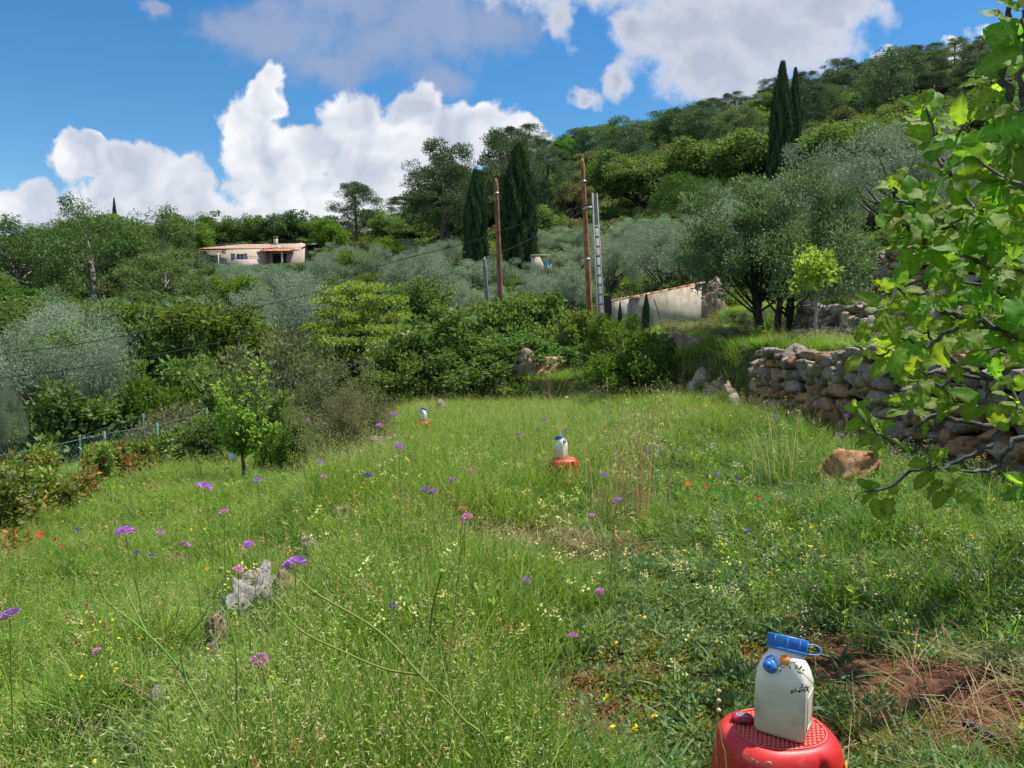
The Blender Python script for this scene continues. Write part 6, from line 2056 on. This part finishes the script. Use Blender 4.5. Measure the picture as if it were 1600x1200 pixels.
HEADS = {k_: [scab_head(3 + i, m_) for i in range(2)] for k_, m_ in (('m', Pt_p), ('k', Pt_k), ('v', Pt_b), ('t', Pt_t))}
FL = [(460, 882, 30, 'm', 'largest mauve flower, seen from below above the pale broken rock'), (195, 832, 24, 'm', 'big lilac flower alone in the grass past the red poppies'),
      (15, 962, 26, 'm', 'lilac flower at the very edge of the view in the near grass'), (319, 761, 20, 'm', 'mauve flower below the lime sapling, facing up'),
      (350, 801, 14, 'k', 'pink flower a little lower than the mauve one by the sapling'), (289, 852, 14, 'k', 'pink flower between the big lilac one and the brown dry patch'),
      (372, 890, 14, 'k', 'pale pink flower left of the largest mauve flower'), (388, 851, 13, 'm', 'mauve flower above the pale pink one near the rocks'),
      (406, 1031, 22, 'k', 'bright pink-mauve flower below the pale rocks in tall grass'), (402, 751, 12, 'm', 'mauve flower right of the sapling stem'),
      (250, 833, 11, 'k', 'small dusky pink flower right of the big lilac flower'), (151, 1018, 13, 'k', 'dusky pink bud-like flower in the near grass below the lilac ones'),
      (478, 657, 9, 'm', 'higher of two mauve flowers in front of the scrub behind the sapling'), (456, 670, 8, 'm', 'lower mauve flower in front of the scrub behind the sapling'),
      (500, 722, 9, 'm', 'mauve flower at the left side of the scraggly bush'), (506, 745, 9, 'k', 'pink flower under the mauve one at the scraggly bush'),
      (623, 698, 12, 'm', 'mauve flower just right of the scraggly bush'), (592, 665, 9, 'm', 'mauve flower in front of the top of the scraggly bush'),
      (615, 648, 9, 'm', 'topmost mauve flower by the scraggly bush'), (575, 742, 9, 'v', 'violet flower below the scraggly bush'),
      (664, 766, 12, 'm', 'left one of a close pair of mauve flowers in mid-meadow'), (676, 769, 11, 'm', 'right one of a close pair of mauve flowers in mid-meadow'),
      (729, 809, 17, 'k', 'pink-mauve flower right under the tan seed head'), (723, 797, 15, 't', 'round tan seed head above a pink-mauve flower'),
      (964, 783, 13, 'm', 'mauve flower in front of the dry straw clump'), (895, 994, 15, 'k', 'pink flower in low grass left of the near stool'),
      (822, 907, 13, 'm', 'mauve flower in mid foreground among low leaves'), (937, 925, 12, 'k', 'pale pink flower in the low leafy patch'),
      (614, 946, 12, 'v', 'deep violet flower spike among yellow flowers'), (924, 806, 10, 'k', 'pinkish flower left of the mauve one by the straw'),
      (945, 742, 9, 'm', 'mauve flower just below the mid-meadow red stool'), (1010, 706, 7, 'v', 'left of two little violet flowers past the straw clump'),
      (1030, 710, 7, 'v', 'right of two little violet flowers past the straw clump'), (1118, 742, 8, 'v', 'violet flower right of the brightest poppy'),
      (1152, 749, 7, 'v', 'tiny violet flower between poppies and boulder'), (1322, 650, 7, 'v', 'violet flower before the wall under the fig leaves'),
      (1211, 651, 7, 'm', 'mauve flower at the foot of the ochre stones'), (735, 735, 8, 'k', 'small pink flower left of the mid-meadow stool'),
      (706, 750, 8, 'm', 'small mauve flower above the close pair'), (850, 655, 6, 'm', 'tiny mauve flower above the second jug'),
      (884, 672, 6, 'm', 'tiny mauve flower right above the second jug cap'), (811, 678, 6, 'm', 'tiny mauve flower left of the second jug'),
      (120, 828, 7, 'v', 'small blue-violet flower right of the poppies'), (237, 868, 8, 'v', 'lower small violet flower beneath the dusky pink one'),
      (213, 863, 7, 'v', 'small violet flower under the big lilac flower'), (1168, 832, 10, 'v', 'dark violet flower in the grass left of the boulder'),
      (165, 842, 0, '', '')]
for i, (px_, py_, w_, k_, lab) in enumerate(FL):
    if not w_:
        continue
    d_ = 0.046 * FPX / w_
    q = W(px_, py_, d_)
    g_ = Gs(q.x, d_)
    lo_, hi_ = 0.32, 0.8
    tries = 0
    while not (lo_ <= q.z - g_ <= hi_) and tries < 200:
        d_ *= 1.01 if q.z - g_ > hi_ else 0.99
        q = W(px_, py_, d_)
        g_ = Gs(q.x, d_)
        tries += 1
    h_ = q.z - g_
    diam = 1.22 * w_ / FPX * d_
    lx = rng.normal() * 0.12 * h_
    nm = 'faded_scabious' if k_ == 't' else 'scabious_flower'
    fo = thing(nm, lab, 'flower', (q.x + lx, d_ + 0.04, g_), 0, 'mauve meadow flowers')
    p = curve_pts([(0, 0, 0), (-lx * 0.3, -0.01, h_ * 0.55), (-lx, -0.04, h_ - diam * 0.05)], 6)
    ob('stem', MB().tube(p, np.linspace(0.0026, 0.0016, len(p)), 5).mesh('stem', St_g, True, tint=np.full(len(p) * 5, 0.5)), fo)
    ob('flower_head', HEADS[k_][i % 2], fo, (-lx, -0.04, h_), (0.35 + rng.normal() * 0.2, rng.normal() * 0.25, rng.random() * 6), diam * 0.5)


def poppy_head():
    V_, F_, t_ = [], [], []
    n = 0
    for k in range(4):
        a0 = k * math.pi / 2
        for i in range(5):
            for j in range(4):
                u, v = (i / 4 - 0.5) * 2.1, j / 3
                r_ = v * (1.0 - 0.1 * abs(u))
                V_.append((math.cos(a0 + u * 0.62) * r_ * 0.9, math.sin(a0 + u * 0.62) * r_ * 0.9, 0.55 * v ** 1.6 + 0.06 * math.sin(u * 6) * v + 0.04 * (k % 2)))
        for i in range(4):
            for j in range(3):
                F_.append((n + i * 4 + j, n + i * 4 + j + 1, n + (i + 1) * 4 + j + 1, n + (i + 1) * 4 + j))
        n += 20
    return mesh_np('flower_head', np.array(V_), np.array(F_), Pt_r, tint=np.tile(np.linspace(0, 1, 4), 20), smooth=True)


POP = poppy_head()
for (px_, py_, w_, lab) in [(1074, 758, 13, 'brightest red poppy in the grass left of the boulder'), (1102, 762, 8, 'smaller red poppy right beside the brightest poppy'), (1185, 780, 9, 'orange red poppy halfway between the brightest poppy and the boulder'),
                            (62, 838, 12, 'left one of the poppies by the red-tipped shrubs'), (86, 845, 11, 'middle poppy by the red-tipped shrubs'), (97, 853, 8, 'small lowest poppy by the red-tipped shrubs'),
                            (235, 764, 8, 'far orange red poppy at the end of the shrub row')]:
    d_ = 0.075 * FPX / w_
    q = W(px_, py_, d_)
    g_ = Gs(q.x, d_)
    for _ in range(300):
        if 0.3 <= q.z - g_ <= 0.6:
            break
        d_ *= 1.01 if q.z - g_ > 0.6 else 0.99
        q = W(px_, py_, d_)
        g_ = Gs(q.x, d_)
    fo = thing('poppy_flower', lab, 'flower', (q.x, d_, g_), 0, 'red poppies')
    hh = q.z - g_
    ob('stem', MB().tube([(0.02, 0, 0), (0.01, 0, hh * 0.6), (0, 0, hh)], 0.0022, 5).mesh('stem', St_g, True, tint=np.full(15, 0.4)), fo)
    ob('flower_head', POP, fo, (0, 0, hh), (0.5, 0.1, rng.random() * 6), w_ / FPX * d_ * 0.55)


# long foreground stalks
def stalk(label, paths, buds, r_=0.0035, mat=St_g, bmat=Gr2):
    base = on_bottom(paths[0][0])
    o = thing('flower_stalk', label, 'stalk', base)
    mb_ = MB()
    cnt = 0
    for i_, pth in enumerate(paths):
        pts = [W(*q_) - base for q_ in pth]
        if i_ == 0:
            pts = [Vector((0, 0, 0))] + pts
        p_ = curve_pts(pts, 6)
        mb_.tube(p_, np.linspace(r_ if i_ == 0 else r_ * 0.75, r_ * 0.5, len(p_)), 5)
    me_ = mb_.mesh('stem', mat, True)
    at_ = me_.attributes.new('tint', 'FLOAT', 'POINT')
    at_.data.foreach_set('value', np.full(len(me_.vertices), 0.6, dtype=np.float32))
    ob('stem', me_, o)
    for (bx_, by_, bd_) in buds:
        v_, f_ = loft([ring(0, 0, .3, .3, -.7, 8, 2), ring(0, 0, .9, .9, -.2, 8, 2), ring(0, 0, .9, .9, .3, 8, 2), ring(0, 0, .4, .4, .8, 8, 2)])
        b_me = mesh_np('bud', v_, f_, bmat, smooth=True, tint=np.full(len(v_), 0.7))
        ob('bud', b_me, o, W(bx_, by_, bd_) - base, None, 0.007)


def on_bottom(q_):
    p_ = W(*q_)
    return Vector((p_.x + 0.05, p_.y + 0.05, Gs(p_.x + 0.05, p_.y + 0.05)))


stalk('thick forked green stalk leaning across the near grass, three long arms', [[(770, 1200, 1.55), (720, 1120, 1.55), (657, 1055, 1.55)], [(657, 1055, 1.55), (670, 1000, 1.6), (676, 950, 1.6), (690, 895, 1.6)], [(657, 1055, 1.55), (590, 985, 1.6), (492, 926, 1.65), (462, 895, 1.7)], [(657, 1055, 1.55), (600, 1045, 1.6), (540, 1020, 1.65), (470, 985, 1.7), (425, 935, 1.75)]],
      [(492, 926, 1.65), (690, 893, 1.6)], 0.004)
stalk('pale green branching stalk leaning left with yellow buds', [[(345, 1185, 1.8), (290, 1060, 1.85), (230, 990, 1.85), (168, 940, 1.9), (150, 898, 1.9)], [(230, 990, 1.85), (200, 930, 1.9), (185, 900, 1.9)], [(290, 1060, 1.85), (283, 1010, 1.85), (320, 960, 1.85), (345, 890, 1.9)]],
      [(150, 897, 1.9), (345, 889, 1.9), (262, 1092, 1.8)], 0.0036)
stalk('upright dark green stalk with a round bud near the pale rocks', [[(375, 1150, 2.0), (368, 1020, 2.0), (350, 930, 2.05), (348, 905, 2.05)]], [(356, 895, 2.05), (366, 960, 2.0)], 0.003)
stalk('thin leaning stalk crossing the low grass left of the near stool', [[(1010, 1120, 2.7), (975, 1010, 2.75), (930, 930, 2.8), (900, 880, 2.8)]], [], 0.003)
stalk('tall dry bleached stalk rising above the second jug', [[(1005, 820, 6.2), (985, 760, 6.2), (955, 660, 6.3), (948, 590, 6.3)]], [(948, 592, 6.3), (949, 610, 6.3)], 0.006, Gr3, Gr6)
stalk('dry straw stalk bending over the near stool edge', [[(1135, 1200, 1.8), (1128, 1160, 1.8), (1122, 1120, 1.8), (1123, 1080, 1.82)], [(1123, 1120, 1.8), (1118, 1150, 1.8), (1120, 1200, 1.79)]], [(1123, 1110, 1.8), (1123, 1095, 1.81), (1123, 1080, 1.82)], 0.0022, Gr3, Gr3)
stalk('pale dry stem lying in front of the orange sticker', [[(1210, 1215, 1.72), (1190, 1196, 1.73), (1172, 1184, 1.735), (1162, 1176, 1.74)]], [], 0.003, Gr3, Gr3)

def seed_stalk(label, stem, heads):
    base = on_bottom(stem[0])
    o = thing('seed_stalk', label, 'stalk', base)
    me_ = MB().tube(curve_pts([Vector((0, 0, 0))] + [W(*q_) - base for q_ in stem], 6), 0.0011, 4).mesh('stem', Gr2, True)
    ob('stem', me_, o)
    rg_ = np.random.default_rng(8)
    for hd in heads:
        p_ = curve_pts([W(*q_) - base for q_ in hd], 5)
        C_ = np.repeat(p_, 5, axis=0) + rg_.normal(size=(len(p_) * 5, 3)) * 0.0032
        A_ = unit(rg_.normal(size=C_.shape) + np.array([0, 0, -0.2]))
        V_, F_ = leaf_quads(C_, A_, unit(np.cross(A_, rg_.normal(size=A_.shape))), np.full(len(C_), 0.009), np.full(len(C_), 0.005))
        ob('seed_head', mesh_np('seed_head', V_, F_, L_scrub, tint=np.repeat(rg_.random(len(C_)), 4)), o)


seed_stalk('fine leaning grass stalk with two drooping seed heads in front of the near jug', [(1352, 1200, 1.75), (1312, 1125, 1.76), (1285, 1085, 1.76), (1253, 1050, 1.77)],
           [[(1253, 1050, 1.77), (1246, 1042, 1.77), (1232, 1038, 1.77), (1216, 1047, 1.77)], [(1263, 1074, 1.76), (1252, 1077, 1.76), (1241, 1079, 1.76)]])

# straw clump (wild oats) in mid meadow
rg = np.random.default_rng(77)
q = on_ground(985, 815)
oc = thing('dry_oat_clump', 'tall clump of golden dry wild oats right of the second jug', 'dry grass', q)
b_ = blades(75, 0.95, 0.4, 0.008, 0.24, rg, 0.42)
s_ = spray(b_[3], 16, 0.04, 0.01, 0.035, rg, 0.9, 0.3)
ob('stalks', mesh_np('stalks', b_[0], b_[1], Gr3, tint=b_[2]), oc)
ob('oat_heads', mesh_np('oat_heads', s_[0], s_[1], Gr6, tint=s_[2]), oc)
for px_, py_, nn, lab in ((785, 640, 22, 'dry grass clump standing at the far head of the meadow'), (1205, 770, 18, 'pale feathery grass clump left of the boulder'), (860, 628, 14, 'dry grass clump beneath the pale rock ledge')):
    q = on_ground(px_, py_)
    oc = thing('dry_oat_clump', lab, 'dry grass', q)
    b_ = blades(nn, 0.85, 0.3, 0.008, 0.25, rg, 0.3)
    s_ = spray(b_[3], 10, 0.05, 0.013, 0.03, rg, 0.9, 0.2)
    ob('stalks', mesh_np('stalks', b_[0], b_[1], Gr3, tint=b_[2]), oc)
    ob('oat_heads', mesh_np('oat_heads', s_[0], s_[1], Gr6, tint=s_[2]), oc)

# ------------------------------------------------------------------ the row of young shrubs on the left
def hedge_plant(px, py, top, d, label, seed, orange):
    rg_ = np.random.default_rng(seed)
    q_ = W(px, py, d)
    z_ = Gs(q_.x, d)
    h_ = W(px, top, d).z - z_
    o = thing('laurel_shrub', label, 'shrub', (q_.x, d, z_), 0, 'row of young shrubs along the fence')
    mb_, pts = MB(), []
    for k in range(5 + int(rg_.integers(0, 3))):
        a = rg_.random() * 6.28
        hk_ = h_ * (0.65 + 0.38 * rg_.random() if k else 1.0)
        sp_ = 0.05 + 0.16 * rg_.random()
        p_ = curve_pts([(0, 0, -0.03), (math.cos(a) * sp_ * 0.8, math.sin(a) * sp_ * 0.8, hk_ * 0.45), (math.cos(a) * sp_, math.sin(a) * sp_, hk_)], 7)
        mb_.tube(p_, np.linspace(0.009, 0.004, len(p_)), 5)
        pts += list(p_[3:]) + list(p_[6:] + rg_.normal(size=p_[6:].shape) * 0.04)
    ob('stems', mb_.mesh('stems', m_bark, True), o)
    pts = np.array(pts)
    V_, F_, t_ = clump_leaves(pts, np.full(len(pts), 0.06), 9, 0.085, 0.03, up=0.45, out=1.0, rg=rg_)
    ob('foliage', mesh_np('foliage', V_, F_, L_laurel, tint=t_), o)
    if orange:
        sel = pts[rg_.permutation(len(pts))[:int(len(pts) * orange)]]
        V_, F_, t_ = clump_leaves(sel, np.full(len(sel), 0.07), 9, 0.09, 0.036, up=0.2, out=1.0, rg=rg_)
        ob('red_leaves', mesh_np('red_leaves', V_, F_, L_orange, tint=t_), o)


for i, (px_, py_, tp, d_, lab, og) in enumerate([
    (8, 868, 730, 7.7, 'tall dark stemmed shrub at the near end of the row', 0.05), (30, 855, 722, 8.1, 'shrub with yellowing upper leaves, second from the near end', 0.15),
    (58, 845, 740, 8.6, 'leafy shrub above the left poppy', 0.08), (92, 835, 755, 9.0, 'bushy shrub with bare lower stems above the poppies', 0.05),
    (78, 800, 702, 10.2, 'shrub with a tall lime tip in front of the fence corner', 0.1), (130, 815, 742, 10.0, 'shrub with bronze dead lower leaves in the middle of the row', 0.6),
    (150, 790, 700, 11.0, 'slim shrub with a lime shoot beside a green fence post', 0.1), (163, 785, 706, 11.4, 'slim dark shrub next to the lime shoot', 0.08),
    (182, 780, 694, 11.8, 'shrub tipped with scarlet new leaves', 0.5), (205, 775, 715, 12.2, 'small rusty leaved shrub past the scarlet tipped one', 0.55),
    (228, 765, 690, 12.8, 'yellow-green upright shrub near the far end of the row', 0.25), (252, 758, 678, 13.2, 'tallest yellow-green shrub closing the far end of the row', 0.12), (3, 905, 850, 7.0, 'low orange leaved shrub in the corner below the near end', 0.9)]):
    hedge_plant(px_, py_, tp, d_, lab, 400 + i, og)
